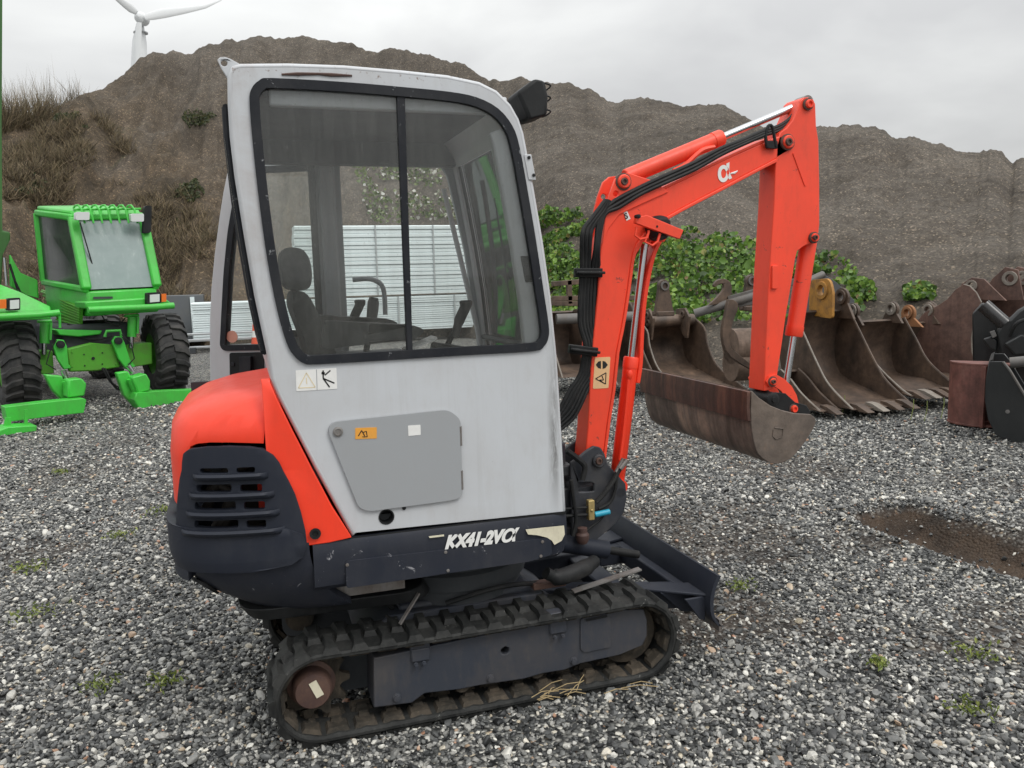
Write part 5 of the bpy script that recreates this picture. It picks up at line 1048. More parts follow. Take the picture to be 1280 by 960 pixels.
# raised boom and its pivot at the left edge of the view
tpoly([(-34, -160), (4.2, -160), (2.6, 150), (3.2, 288), (13, 290), (13, 300), (4, 318), (2, 356), (-40, 356)], 1.2, .35, 'raised_boom', paint('dark_green_boom', (.035, .13, .025), .5, (.06, .08, .04), .4), bevel=.02)
tpoly([(13, 318), (20, 331), (26, 341), (47, 350), (49, 373), (30, 368), (14, 358)], .9, .10, 'boom_pivot_plate', GREEN)
ttube([(5.5, 322), (8.5, 357)], .8, 1.6, 'cylinder_rod', STEEL); ttube([(12, 330), (22, 362)], .82, 1.6, 'boom_hose', HOSE); ttube([(16, 345), (26, 366)], .8, 1.2, 'boom_hose', HOSE)
def wheel(c, steer=0.):
    R = .56; W = .44; ax = (Matrix.Rotation(steer, 3, 'Z') @ TU); fw = V(-ax.y, ax.x, 0)
    mb = MB(); mb.lathe(c-ax*W/2, ax, [(0.02, .30), (.0, .36), (.0, .47), (.03, .53), (.08, .55), (W-.08, .55), (W-.03, .53), (W, .47), (W, .36), (W-.02, .30)], 48); T_ = tbuild(mb, 'tyre', TYRE)
    n = 20; mb = MB()
    for i in range(n):
        for s in (-1, 1):
            a0 = (i+(.5 if s > 0 else 0))/n*2*math.pi
            prof = [(0.0, .0), (.13, .03), (.20, .09), (.228, .12)]; vs = []
            for (u, da) in prof:
                rr = .587 if u < .19 else (.575 if u < .21 else .50)
                for q, dr in ((-.050, 0), (.050, 0), (.030, 1), (-.030, 1)):
                    a = a0+(da/.58)+q/.58*1.; r_ = (rr if dr else .53 if u < .2 else .46); vs.append(c+ax*(s*u)+(fw*math.cos(a)+V(0, 0, 1)*math.sin(a))*r_)
            fs = [(j*4+k, j*4+(k+1) % 4, (j+1)*4+(k+1) % 4, (j+1)*4+k) for j in range(3) for k in range(4)]+[(0, 1, 2, 3), (12, 13, 14, 15)]
            mb.add(vs, fs)
    tbuild(mb, 'tread', TYRE, T_)
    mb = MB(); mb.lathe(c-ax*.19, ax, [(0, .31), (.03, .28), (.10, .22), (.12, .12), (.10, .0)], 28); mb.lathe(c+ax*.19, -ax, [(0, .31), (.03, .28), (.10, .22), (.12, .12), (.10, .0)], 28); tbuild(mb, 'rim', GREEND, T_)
wheel(TO+TU*.98+V(0, 0, .575), -.10); wheel(TO-TU*.96+V(0, 0, .575), -.10); wheel(TO+TU*.98+TB_*2.9+V(0, 0, .575)); wheel(TO-TU*.96+TB_*2.9+V(0, 0, .575))

# ================================================================== BUCKETS IN A ROW
RUST = [rust_mat('rusty_steel', (.050, .036, .028), (.105, .072, .052), (.18, .118, .080), (7, 7, 1.2), .6),
        rust_mat('dark_rusty_steel', (.034, .025, .019), (.082, .055, .040), (.14, .094, .064), (7, 7, 1.2), .55),
        rust_mat('red_brown_steel', (.080, .045, .036), (.14, .080, .063), (.20, .12, .095), (9, 9, 1.0), .6)]
YLW = paint('chipped_yellow', (.42, .20, .035), .55, (.10, .06, .03), .7, wear=(.05, .035, .025), scale=9)
BLK = paint('new_black_paint', (.010, .012, .013), .28, (.04, .04, .04), .3, scale=3, coat=.3)
EDGEW = paint('bare_edge', (.24, .215, .185), .5, (.12, .09, .065), .7, scale=12)
GB_ = 'worn digger buckets standing in a row'
def dig_bucket(label, F, O, prof, wd, mat, name='digger_bucket', teeth=4, ears=(), th=.025, group=GB_, cat='bucket', boss=.10, lip=True, rim=True, shell=None):
    """prof: side outline in (forward, up); first point = top of the mouth, then down the mouth to the tip, then back under and up.
    F forward direction, width runs along W = F x up; O = foot of the near plate"""
    F = Vector(F).normalized(); W = V(-F.y, F.x, 0); W = -W if W.dot(CR) < 0 and abs(W.dot(CR)) > .2 else W
    E = empty(name, O); tag(E, label, cat, group)
    fn = lambda s: (lambda f, z: F*f+V(0, 0, z)+W*s)
    nm = prof['mouth']; bk = prof['back']; full = nm+bk
    for s in (0, wd-th):
        mb = MB(); mb.prism(full, fn(s), fn(s+th)); p = mb.build('side_plate', mat, E, bevel=.004)
        if rim:
            mb = MB(); mb.tube([F*f+V(0, 0, z)+W*(s+th/2) for f, z in nm], th*.42, 6); mb.build('plate_edge', EDGEW if s == 0 else mat, p)
    sh = [nm[-1]]+bk; 
    inn_ = inset(full, th)[len(nm)-1:]
    mb = MB(); mb.prism(sh+inn_[::-1], fn(th), fn(wd-th)); S = mb.build('bucket_shell', mat, E, ang=50)
    f0, z0 = nm[-1]
    if lip: mb = MB(); mb.prism([(f0-.12, z0+.03), (f0+.03, z0+.0), (f0-.12, z0-.0)], fn(-.01), fn(wd+.01)); mb.build('cutting_lip', mat, E, bevel=.003)
    for i in range(teeth):
        s = (i+.5)/teeth*wd; mb = MB(); b = [(-.10, .05), (-.10, -.02), (.0, -.02), (.17, -.02), (.17, -.012), (0, .045)]
        mb.prism([(f0+a, z0+c) for a, c in b], fn(s-.045), fn(s+.045)); mb.build('tooth', EDGEW if i % 3 == 1 else mat, E, bevel=.006)
    for (s, pts, holes, m2) in ears:
        hs = [circ((h[0], h[1]), h[2], 14) for h in holes]
        mb = MB(); mb.prism(pts, fn(s), fn(s+.035), hs); e = mb.build('mounting_ear', m2 or mat, E, bevel=.004)
        for h in holes:
            mb = MB(); c = F*h[0]+V(0, 0, h[1])+W*(s-.02); mb.prism(circ((h[0], h[1]), h[2]*1.75, 20), fn(s-.02), fn(s+.055), [circ((h[0], h[1]), h[2], 20)]); mb.build('pin_boss', EDGEW if m2 is None and h[2] > .035 else (m2 or mat), e, bevel=.004)
    return E
FY = (0, -1, 0)
def px_prof(O, F, pts):
    F = Vector(F).normalized(); n = V(-F.y, F.x, 0)
    return [((hit(a, b, O, n)-Vector(O)).dot(F), hit(a, b, O, n).z) for a, b in pts]
def std(m, depth=None):
    """shell behind a traced mouth edge"""
    (ft, zt), (f0, z0) = m[0], m[-1]; L_ = f0-ft
    back = spline([(f0, z0), (f0-.32*L_, z0-.005), (f0-.62*L_, z0+.06*zt), (ft-.10*L_, .28*zt), (ft-.22*L_, .60*zt), (ft-.14*L_, .86*zt), (ft-.03*L_, zt-.01)], 3)[1:]
    return dict(mouth=m, back=back)
def ear_shape(f, z, r=.09, base=.30, drop=.28):
    """rounded lug: circle on top of a widening foot"""
    top = [(f+r*math.cos(a), z+r*math.sin(a)) for a in np.linspace(-.5, math.pi+.4, 10)]; return top+[(f-base*.55, z-drop), (f+base*.6, z-drop)]
# row, left to right, all mouths toward the yard
m = spline(px_prof((5.25, 0, 0), FY, [(990, 388), (1002, 413), (1021, 455), (1036, 482), (1065, 512)]), 4); m = [(f, max(z, .03)) for f, z in m]
ft, zt = m[0]
dig_bucket('wide worn bucket with a chipped yellow mounting lug, right behind the digger arm', FY, (5.25, 0, 0), std(m), .80, RUST[1], teeth=4,
           ears=[(.36, rounded([(ft-.16, zt-.08), (ft-.16, zt+.34), (ft+.18, zt+.36), (ft+.24, zt+.20), (ft+.24, zt-.10)], [.02, .08, .12, .04, .04], 5), [(ft+.06, zt+.22, .06)], YLW), (.70, ear_shape(ft-.02, zt+.12, .12, .36, .24), [(ft-.02, zt+.13, .05)], RUST[1])])
m = spline(px_prof((6.12, 0, 0), FY, [(1066, 400), (1080, 427), (1094.7, 455.7), (1123, 484), (1138, 495)]), 4); m = [(f, max(z, .05)) for f, z in m]; ft, zt = m[0]
dig_bucket('open dark bucket with two round pin bosses and a bright front corner', FY, (6.12, 0, 0), std(m), .78, RUST[1], teeth=5,
           ears=[(.02, ear_shape(ft-.04, zt+.10, .10, .30, .16), [(ft-.04, zt+.11, .045)], None), (.60, ear_shape(ft-.04, zt+.10, .10, .30, .16), [(ft-.04, zt+.11, .045)], None)])
m = spline(px_prof((7.10, 0, 0), FY, [(1131, 402), (1139, 430), (1152, 452), (1186, 482)]), 4); ft, zt = m[0]
dig_bucket('narrow bucket with an orange brown lug, half hidden behind the big side plate', FY, (7.10, 0, 0), std(m), .5, RUST[0], teeth=3,
           ears=[(.02, ear_shape(ft+.02, zt+.10, .11, .40, .16), [(ft+.02, zt+.11, .045)], paint('orange_rust', (.30, .13, .05), .6, (.12, .07, .04), .5, scale=7)), (.36, ear_shape(ft-.0, zt+.12, .10, .3, .16), [(ft-.0, zt+.13, .045)], None)])
m = spline(px_prof((4.98, 0, 0), FY, [(978, 462), (990, 474), (1004, 492), (1027, 514)]), 4); m = [(f, max(z, .03)) for f, z in m]
dig_bucket('low narrow bucket on the gravel just behind the grading bucket tip', FY, (4.95, 0, 0), std(m), .26, RUST[1], teeth=1)
m = spline(px_prof((7.75, 0, 0), FY, [(1160, 398), (1168, 425), (1180, 446), (1205, 474)]), 4); ft, zt = m[0]
dig_bucket('bucket mostly hidden behind the big rain streaked side plate, one pin boss showing', FY, (7.72, 0, 0), std(m), .55, RUST[0], teeth=3, ears=[(.05, ear_shape(ft, zt+.12, .10, .34, .18), [(ft, zt+.13, .045)], None)])
# big bucket lying with its side plate to the yard, mouth to the right
WX = V(.940, .342, 0); FX = V(.342, -.940, 0); OB = Vector(hz(1190, 492))+V(0, 0, 0)
def fpx(O, pts): return [((hit(a, b, O, WX)-Vector(O)).dot(FX), max(.01, hit(a, b, O, WX).z)) for a, b in pts]
full = fpx(OB, [(1204, 355.6), (1212, 358), (1220, 366), (1226, 377.7), (1221, 388), (1217, 400), (1213.5, 422), (1214, 440), (1222, 462), (1232, 478)])
bk = fpx(OB, [(1222, 489), (1205, 489), (1185, 478), (1163.5, 463.7), (1148, 445), (1140.5, 425), (1142, 406), (1155.6, 390.7), (1172, 382), (1184, 374), (1194, 362)])
tz = full[0]
dig_bucket('large red brown bucket standing with its broad rain streaked side plate facing the yard', FX, tuple(OB), dict(mouth=full, back=bk), 1.7, RUST[2], teeth=0, lip=False,
           ears=[(.18, [(tz[0]-.12, tz[1]-.18), (tz[0]-.10, tz[1]+.0), (tz[0]+.02, tz[1]+.08), (tz[0]+.16, tz[1]+.06), (tz[0]+.42, tz[1]-.20)], [(tz[0]+.02, tz[1]-.02, .04)], None),
                 (.42, [(tz[0]-.0, tz[1]-.22), (tz[0]+.16, tz[1]+.06), (tz[0]+.30, tz[1]+.20), (tz[0]+.44, tz[1]+.16), (tz[0]+.52, tz[1]-.20)], [(tz[0]+.36, tz[1]+.06, .05)], None),
                 (.62, [(tz[0]+.0, tz[1]-.22), (tz[0]+.22, tz[1]+.06), (tz[0]+.36, tz[1]+.20), (tz[0]+.50, tz[1]+.16), (tz[0]+.60, tz[1]-.20)], [(tz[0]+.42, tz[1]+.06, .05)], None),
                 (1.25, [(tz[0]+.0, tz[1]-.22), (tz[0]+.22, tz[1]+.06), (tz[0]+.40, tz[1]+.20), (tz[0]+.54, tz[1]+.16), (tz[0]+.66, tz[1]-.20)], [(tz[0]+.46, tz[1]+.06, .05)], None)])
# left of the arm
m = spline(px_prof((5.35, 0, 0), FY, [(868, 398), (880, 410), (884, 430), (896, 457), (924, 480), (950, 497)]), 4); m = [(f, max(z, .04)) for f, z in m]; ft, zt = m[0]
EO = V(4.55, 0, 0)
eL = px_prof((4.75, 0, 0), FY, [(812, 398), (814, 383), (822, 383), (830, 389), (824, 414), (816, 405)])
dig_bucket('broad brown bucket with two bolted hanger plates, just left of the digger arm', FY, (4.45, 0, 0), std(m), .92, RUST[0], teeth=4,
           ears=[(.12, [(ft-.16, zt-.02), (ft-.14, zt+.14), (ft+.10, zt+.16), (ft+.22, zt+.04), (ft+.16, zt-.26), (ft+.10, zt-.26)], [(ft+.06, zt+.07, .03), (ft+.09, zt-.03, .03)], RUST[0]), (.68, [(ft-.16, zt-.02), (ft-.14, zt+.14), (ft+.10, zt+.16), (ft+.22, zt+.04), (ft+.16, zt-.26), (ft+.10, zt-.26)], [(ft+.06, zt+.07, .03)], RUST[0])])
mb = MB(); P = V(4.45, -ft+.02, zt); mb.tube([P+V(.02, .02, -.02), P+V(.90, .02, -.02)], .085, 16); o = mb.build('bucket_head_tube', RUST[0]); o.parent = None
tag(o, 'thick brown pipe resting along the top of the broad bucket left of the arm', 'pipe')
# quick hitch carrier: long grey pipe with a hook
QH = empty('pipe_hitch', (5.6, 4.9, 0)); tag(QH, 'grey pipe frame with a curved hook lying over the buckets left of the arm', 'pipe hitch')
QO = Vector(QH.location)
def qb(mb, name, mat, **k): mb.v = [tuple(Vector(p)-QO) for p in mb.v]; return mb.build(name, mat, QH, **k)
SGREY = paint('weathered_grey_steel', (.13, .125, .12), .5, (.10, .075, .055), .5, scale=6)
yq = 5.15
def hq_(a, b, y=yq): return hit(a, b, (0, y, 0), (0, 1, 0))
mb = MB(); mb.tube([hq_(868, 392, 5.3), hq_(955, 367, 4.9)], .052, 14); qb(mb, 'frame_pipe', SGREY)
mb = MB(); mb.bar(hq_(912, 374, 5.1)+V(0, .03, .0), hq_(1000, 350, 4.7), .05, .07); mb.bar(hq_(912, 384, 5.1)+V(0, .03, .0), hq_(960, 374, 4.85), .04, .05); qb(mb, 'frame_rail', SGREY, bevel=.005)
hk = spline([(884, 382), (895, 372), (903, 362), (903, 355), (897, 356), (893, 359), (891, 356), (896, 350), (905, 348.5), (912, 353), (914, 361), (912, 371), (907, 378)], 2)
mb = MB(); q = [(hq_(a, b).x, hq_(a, b).z) for a, b in hk]; mb.yplate(q, yq-.02, yq+.02); qb(mb, 'hook', RUST[1], bevel=.005)
fk = [(910, 374), (920, 378), (921, 386), (916, 398), (912, 414), (911, 430), (916, 438), (938, 456), (938, 462), (912, 446), (903, 430), (902, 410), (906, 392)]
mb = MB(); q = [(hq_(a, b, 5.0).x, hq_(a, b, 5.0).z) for a, b in spline(fk, 2, True)]; mb.yplate(q, 4.97, 5.03); qb(mb, 'curved_bracket', RUST[1], bevel=.006)
mb = MB(); mb.box((5.62, 5.02, .35), (.08, .08, .7)); mb.box((6.1, 4.95, .45), (.08, .08, .9)); qb(mb, 'frame_leg', RUST[1], bevel=.01)
mb = MB(); c = hq_(935, 432, 5.4); mb.lathe(c+V(-.25, 0, 0), (1, -.1, 0), [(0, 0), (0, .22), (.5, .22), (.5, 0)], 28); mb.lathe(c+V(-.25, 0, -.22), (1, -.1, 0), [(0, 0), (0, .21), (.5, .21), (.5, 0)], 28); o = mb.build('roller', rust_mat('pale_brown_drum', (.11, .075, .055), (.17, .12, .09), (.24, .17, .13)))
tag(o, 'pale brown worn drum behind the hook, left of the arm', 'drum')
# dark sloping plate behind the yellow lug
DP = empty('dark_plate_attachment', (5.9, 5.2, 0)); tag(DP, 'dark blue grey sloping steel plate sticking up behind the chipped yellow lug', 'attachment')
def dpb(pts, y0, y1, name, mat, z0=None):
    q = [(hq_(a, b, y0).x-5.9, hq_(a, b, y0).z) for a, b in pts]; mb = MB(); mb.yplate(q, y0-5.2, y1-5.2); return mb.build(name, mat, DP, bevel=.006)
dpb([(1000, 352), (1010, 349), (1029, 341.5), (1046, 353), (1068, 375), (1070, 420), (1000, 425)], 5.25, 5.30, 'sloping_plate', paint('blue_grey_plate', (.075, .080, .088), .45, (.10, .085, .07), .4, scale=5))
mb = MB(); a_, b_ = hq_(1005, 354, 5.2), hq_(1029, 343, 5.2); mb.tube([a_-V(5.9, 5.2, 0), b_-V(5.9, 5.2, 0)], .045, 12); mb.build('plate_pipe', SGREY, DP)
mb = MB(); mb.box((.0, .1, .4), (.08, .1, .8)); mb.box((.6, .1, .4), (.08, .1, .8)); mb.build('plate_leg', RUST[1], DP)
# frames seen between cab and boom, and behind the boom
def small_frame(label, x, y, px_, group=None):
    E = empty('steel_rack', (x, y, 0)); tag(E, label, 'steel rack', group); return E
F1 = small_frame('rusty open steel frame standing between the cab and the boom', 4.3, 7.6, 0)
def fb(a, b, y, F=F1, th=.05, mat=None, name='frame_bar'):
    P = hq_(*a, y); Q = hq_(*b, y); o = Vector(F.location); mb = MB(); mb.bar(P-o, Q-o, th, th, up=(0, 1, 0)); return mb.build(name, mat or RUST[0], F, bevel=.005)
for a, b in [((690, 355), (728, 352)), ((690, 373), (800, 372)), ((711, 350), (712, 380)), ((690, 379), (800, 381))]: fb(a, b, 7.6, th=.07)
mb = MB(); 
m = spline(px_prof((3.45, 0, 0), (0, -1, 0), [(697, 388), (714, 389), (718, 400), (721, 430), (733, 470)]), 3); ft, zt = m[0]
dig_bucket('small dark bucket half hidden between cab and boom', FY, (3.10, 0, 0), std([(f, z) for f, z in m]), .62, RUST[1], teeth=0)
m = spline(px_prof((4.35, 0, 0), (0, -1, 0), [(783, 374), (792, 380), (798, 400), (808, 440), (826, 478)]), 3)
dig_bucket('dark bucket behind the boom cylinder, blade plate against its neighbour', FY, (3.72, 0, 0), std(m), .60, RUST[1], teeth=0)
mb = MB(); mb.tube([V(3.2, 6.9, 1.0), V(4.3, 6.7, 1.0)], .07, 14); o = mb.build('round_bar', SGREY); tag(o, 'thick grey round bar lying across buckets behind the boom', 'bar')
# curved lugs of a hitch poking up before the leaves
for k, (a, b, yy, lb) in enumerate([(829, 354, 5.45, 'dark rounded hitch lug rising just right of the boom cylinder'), (938, 348, 5.3, 'dark rounded hitch lug rising against the left edge of the arm')]):
    c = hq_(a, b, yy); E = empty('hitch_lug', (c.x, yy, 0)); tag(E, lb, 'hitch lug', 'dark hitch lugs')
    mb = MB(); mb.yplate(ear_shape(0, c.z-.03, .075, .22, .34), -.03, .03); mb.build('lug_plate', RUST[1], E, bevel=.006)
    mb = MB(); mb.lathe((0, -.05, c.z-.03), (0, 1, 0), [(0, .035), (0, .055), (.10, .055), (.10, .035)], 18); mb.build('pin_boss', SGREY, E)
    mb = MB(); mb.box((.0, .0, c.z-.36), (.22, .16, .06)); mb.build('lug_base', RUST[1], E, bevel=.01)
# rusty red box and black bucket at the right edge
RB = empty('red_hopper', hz(1212, 533)); tag(RB, 'rusty red open box with one curved wall beside the black bucket', 'steel box'); rb = Vector(RB.location)
REDM = rust_mat('rusty_red_paint', (.095, .038, .030), (.17, .065, .052), (.23, .115, .09), (12, 12, 1.0), .55)
ry = CO+(ray(1210, 490)*6.9); WR = V(ry.x-CO.x, ry.y-CO.y, 0).normalized(); FR = V(WR.y, -WR.x, 0)
def rp(a, b, d=0): p = hit(a, b, rb+WR*d, WR)-rb; return p
A0, A1, A2 = rp(1187, 450), rp(1188, 449), rp(1223, 462)
pl = [(-.20, .12), (-.17, .02), (-.10, -.06), (.0, -.12), (.11, -.14)]
zb, ztp = 0.02, rp(1200, 455).z
mb = MB(); n = len(pl); ins = [(a+.015, b+.02) for a, b in pl]
mb.prism(pl+ins[::-1], lambda u, v: FR*u+WR*v+V(0, 0, zb), lambda u, v: FR*u+WR*v+V(0, 0, ztp)); mb.build('curved_wall', REDM, RB, ang=50)
for z in (ztp-.0, zb+.0):
    mb = MB(); q = pl+[(.36, -.05), (.36, .14), (-.18, .14)]; mb.prism(q, lambda u, v: FR*u*1.03+WR*v*1.03+V(0, 0, z), lambda u, v: FR*u*1.03+WR*v*1.03+V(0, 0, z+.02)); mb.build('end_plate', REDM, RB, bevel=.003)
mb = MB(); mb.prism([(-.18, .12), (.36, .12), (.36, .14), (-.18, .14)], lambda u, v: FR*u+WR*v+V(0, 0, zb), lambda u, v: FR*u+WR*v+V(0, 0, ztp)); mb.build('back_wall', REDM, RB)
mb = MB(); mb.bar(FR*.10-WR*.14+V(0, 0, zb), FR*.10-WR*.14+V(0, 0, ztp), .05, .03); mb.build('corner_bar', REDM, RB, bevel=.004)
BB0 = hz(1262, 553); BBo = Vector(BB0); WB = V(BBo.x-CO.x, BBo.y-CO.y, 0).normalized(); FB = V(WB.y, -WB.x, 0)
BBK = empty('black_bucket', BB0); tag(BBK, 'shiny black digger bucket cut off by the right edge of the photo', 'bucket')
def bp_(a, b, d=0): p = hit(a, b, BBo+WB*d, WB)-BBo; return (p.dot(FB), p.z)
o1 = [bp_(*p) for p in [(1236, 452), (1254, 452), (1262, 462), (1285, 500), (1340, 500), (1350, 552), (1275, 555), (1258, 552), (1244, 543), (1235, 524), (1231, 500), (1232, 475)]]
for d in (0, .75):
    mb = MB(); mb.prism(o1, lambda u, v: FB*u+WB*d+V(0, 0, v), lambda u, v: FB*u+WB*(d+.025)+V(0, 0, v)); mb.build('side_plate', BLK, BBK, bevel=.005)
sh = [bp_(*p) for p in [(1350, 552), (1275, 555), (1258, 552), (1244, 543), (1235, 524), (1231, 500), (1232, 475), (1236, 452)]]
mb = MB(); mb.prism(sh+[(u+.03, v+.02) for u, v in reversed(sh)], lambda u, v: FB*u+WB*.02+V(0, 0, v), lambda u, v: FB*u+WB*.76+V(0, 0, v)); mb.build('bucket_shell', BLK, BBK, ang=50)
mb = MB(); P = [bp_(*p) for p in [(1254, 452), (1262, 462), (1285, 500)]]; mb.tube([FB*u+V(0, 0, v)-WB*.01 for u, v in P], .012, 6); mb.build('bare_edge', SGREY, BBK)
mb = MB(); u, v = bp_(1262, 458); u2, v2 = bp_(1330, 452); mb.tube([FB*u+V(0, 0, v)+WB*.3, FB*u2+V(0, 0, v2)+WB*.3], .05, 14); mb.build('bucket_tube', SGREY, BBK)
u, v = bp_(1259.5, 514.5); mb = MB(); mb.lathe(FB*u+V(0, 0, v), -WB, [(0, .018), (.006, .018), (.008, 0)], 12); mb.build('plug', SGREY, BBK)
# black hydraulic breaker / grab above it
HG = empty('hydraulic_attachment', hz(1275, 530)); tag(HG, 'black hydraulic attachment with piston and cast head above the black bucket', 'attachment'); hg = Vector(HG.location)+WB*.9; HG.location = hg
def hp_(a, b, d=0): return hit(a, b, hg+WB*d, WB)-hg
mb = MB(); mb.tube([hp_(1229, 381), hp_(1256, 405)], .075, 18); mb.build('piston', paint('black_chrome', (.06, .06, .06), .2, (.1, .1, .1), .2, metal=.6), HG)
def hpoly(pts, d0, d1, name, mat=BLK, bevel=.01):
    q = [hp_(a, b, d0) for a, b in pts]; q = [(p.dot(FB), p.z) for p in q]; mb = MB(); mb.prism(q, lambda u, v: FB*u+WB*d0+V(0, 0, v), lambda u, v: FB*u+WB*d1+V(0, 0, v)); return mb.build(name, mat, HG, bevel=bevel)
hpoly([(1244, 416), (1252, 402), (1262, 398), (1272, 388), (1290, 378), (1310, 380), (1310, 450), (1262, 455), (1246, 448), (1250, 436)], -.05, .20, 'cast_head', bevel=.03)
hpoly([(1228, 424), (1240, 420), (1248, 426), (1246, 440), (1236, 436)], -.02, .06, 'claw', bevel=.02)
hpoly([(1237, 415), (1243, 413), (1246, 420), (1241, 423)], -.06, .0, 'lock_plate', SGREY, .004)
hpoly([(1255, 430), (1275, 418), (1300, 424), (1300, 440), (1268, 444)], -.16, -.05, 'cast_rib', bevel=.02)
hpoly([(1215, 392), (1228, 378), (1262, 400), (1290, 380), (1330, 375), (1330, 460), (1216, 460)], .30, .42, 'dark_body', BLK, .02)
mb = MB(); mb.tube(spline([hp_(1262, 420, -.1), hp_(1270, 405, -.16), hp_(1285, 400, -.14), hp_(1300, 412, -.1)], 5), .022, 8); mb.build('hydraulic_hose', HOSE, HG)
mb = MB(); mb.box(FB*.3+WB*.35+V(0, 0, .25), (.8, .3, .5)); mb.build('attachment_base', BLK, HG, bevel=.02)

# ================================================================== GALVANISED PANEL STACKS
GALV = paint('galvanised_sheet', (.78, .86, .87), .42, (.56, .62, .62), .4, metal=.1, scale=2.)
GX0 = lambda a, y: hit(a, 400, (0, y, 0), (0, 1, 0)).x
def stack(name, label, x0, x1, y, z0, n, h, group):
    E = empty(name, ((x0+x1)/2, y, 0)); tag(E, label, 'panel stack', group); me = None; w_ = x1-x0
    mb = MB(); mb.prism([(-.5, 0), (-.5, h*.72), (-.47, h*.82), (-.46, h*.96), (.46, h*.96), (.47, h*.82), (.5, h*.72), (.5, 0)], lambda u, v: (-w_/2, u*.9, v), lambda u, v: (w_/2, u*.9, v))
    p = mb.build('panel', GALV, E, bevel=0); p.location = (0, 0, z0)
    for i in range(1, n):
        q = p.copy(); COL.objects.link(q); q.parent = E; q.location = (random.uniform(-.02, .02), random.uniform(-.015, .015), z0+i*h)
    sm_ = MATS.get('strap') or paint('strap', (.38, .41, .42), .5, (.3, .3, .3), .2)
    for t in np.arange(-w_/2+.5, w_/2, 1.45):
        mb = MB(); mb.box((t, -.47, z0+n*h/2), (.035, .03, n*h)); mb.build('stack_strap', sm_, E)
    return E
YP = 17.6
zt2 = hq_(470, 283, YP).z; zt1 = hq_(470, 371, YP).z
stack('panel_stack', 'long low stack of pale galvanised panels behind the excavator', GX0(242, YP), GX0(612, YP), YP, .28, 16, (zt1-.28)/16, 'stacks of galvanised panels')
stack('panel_stack', 'shorter pale galvanised stack lying on top of the long one, seen through the cab', GX0(372, YP), GX0(596, YP), YP, zt1+.05, 18, (zt2-zt1-.05)/18, 'stacks of galvanised panels')
RL = empty('steel_rails', (GX0(262, YP-.7), YP-.8, 0)); tag(RL, 'shiny steel rails on a low trestle before the long panel stack', 'rails')
for z, r_ in ((.42, .05), (.28, .06), (.12, .05)):
    mb = MB(); mb.box((1.2, 0, z), (3.6, .10, r_)); mb.build('rail', plain('rail_steel', (.66, .68, .70), .28, .7), RL, bevel=.01)
mb = MB(); mb.box((-.4, 0, .06), (.12, .5, .12)); mb.box((2.4, 0, .06), (.12, .5, .12)); mb.build('trestle_foot', DARKIN, RL)
CB = empty('grey_container', (GX0(215, YP+.8), YP+.8, 0)); tag(CB, 'dark grey steel container between the green machine and the panel stack', 'container')
mb = MB(); mb.box((0, .4, .72), (1.5, .8, 1.15)); mb.build('container_body', paint('container_grey', (.11, .12, .13), .5, (.15, .14, .12), .3, scale=3), CB, bevel=.01)
mb = MB(); mb.box((.50, -.03, .7), (.10, .05, 1.1)); mb.build('container_post', GALV, CB)
TCN = empty('traffic_cone', (GX0(318, YP-.9), YP-.9, 0)); tag(TCN, 'orange and white traffic cone before the panel stack, seen through the open door', 'traffic cone')
mb = MB(); mb.lathe((0, 0, 0), (0, 0, 1), [(0, .0), (0, .17), (.03, .17), (.04, .12), (.30, .085), (.30, .0)], 16); mb.build('cone_base', plain('cone_orange', (.75, .09, .03), .5), TCN)
for z0, z1, m_ in ((.30, .45, WHITE), (.45, .6, MATS['cone_orange']), (.6, .72, WHITE), (.72, .85, MATS['cone_orange'])):
    r_ = lambda z: .085-(z-.3)*.12; mb = MB(); mb.lathe((0, 0, 0), (0, 0, 1), [(z0, 0), (z0, r_(z0)), (z1, r_(z1)), (z1, 0)], 16); mb.build('cone_band', m_, TCN)

# ================================================================== WIND TURBINE
WT_D = 420.
def wp(a, b, d=0): r_ = ray(a, b); h = math.hypot(r_.x, r_.y); return CO+r_*((WT_D+d)/h)
tw_top = wp(175, 30); base = wp(173.5, 92); TWO = V(tw_top.x, tw_top.y, 0); WT = empty('wind_turbine', TWO); tag(WT, 'white wind turbine rising behind the heap, upper left', 'wind turbine')
TWH = paint('turbine_white', (.74, .76, .77), .5, (.5, .5, .5), .1, scale=.02, bumps=0); s = WT_D/1017*1.04
mb = MB(); ax = (tw_top-base).normalized(); mb.lathe(tw_top-TWO-ax*(70*s), ax, [(0, 9.0*s), (52*s, 7.0*s), (70*s, 3.6*s)], 24)
foot = (tw_top-TWO-ax*(70*s)); mb.tube([V(foot.x, foot.y, 0), foot], [12*s, 9*s], 24); mb.build('tower', TWH, WT)
mb = MB(); c = tw_top-TWO+V(0, 0, -.5*s); mb.lathe(c-V(0, 0, 9*s), (0, 0, 1), [(0, 3*s), (0, 7.2*s), (1.2*s, 7.2*s), (1.2*s, 3*s)], 24); mb.build('service_platform', paint('turbine_grey', (.40, .41, .42), .5, (.3, .3, .3), .2, scale=.05, bumps=0), WT)
hub = wp(174.5, 21.5, -6)-TWO
mb = MB(); dv = (V(FW.x, FW.y, 0)).normalized(); mb.lathe(hub-dv*3*s, dv, [(0, 0), (.6*s, 3*s), (3*s, 5.6*s), (7*s, 6.2*s), (14*s, 5.8*s), (18*s, 3*s), (18*s, 0)], 24); mb.build('nacelle', TWH, WT)
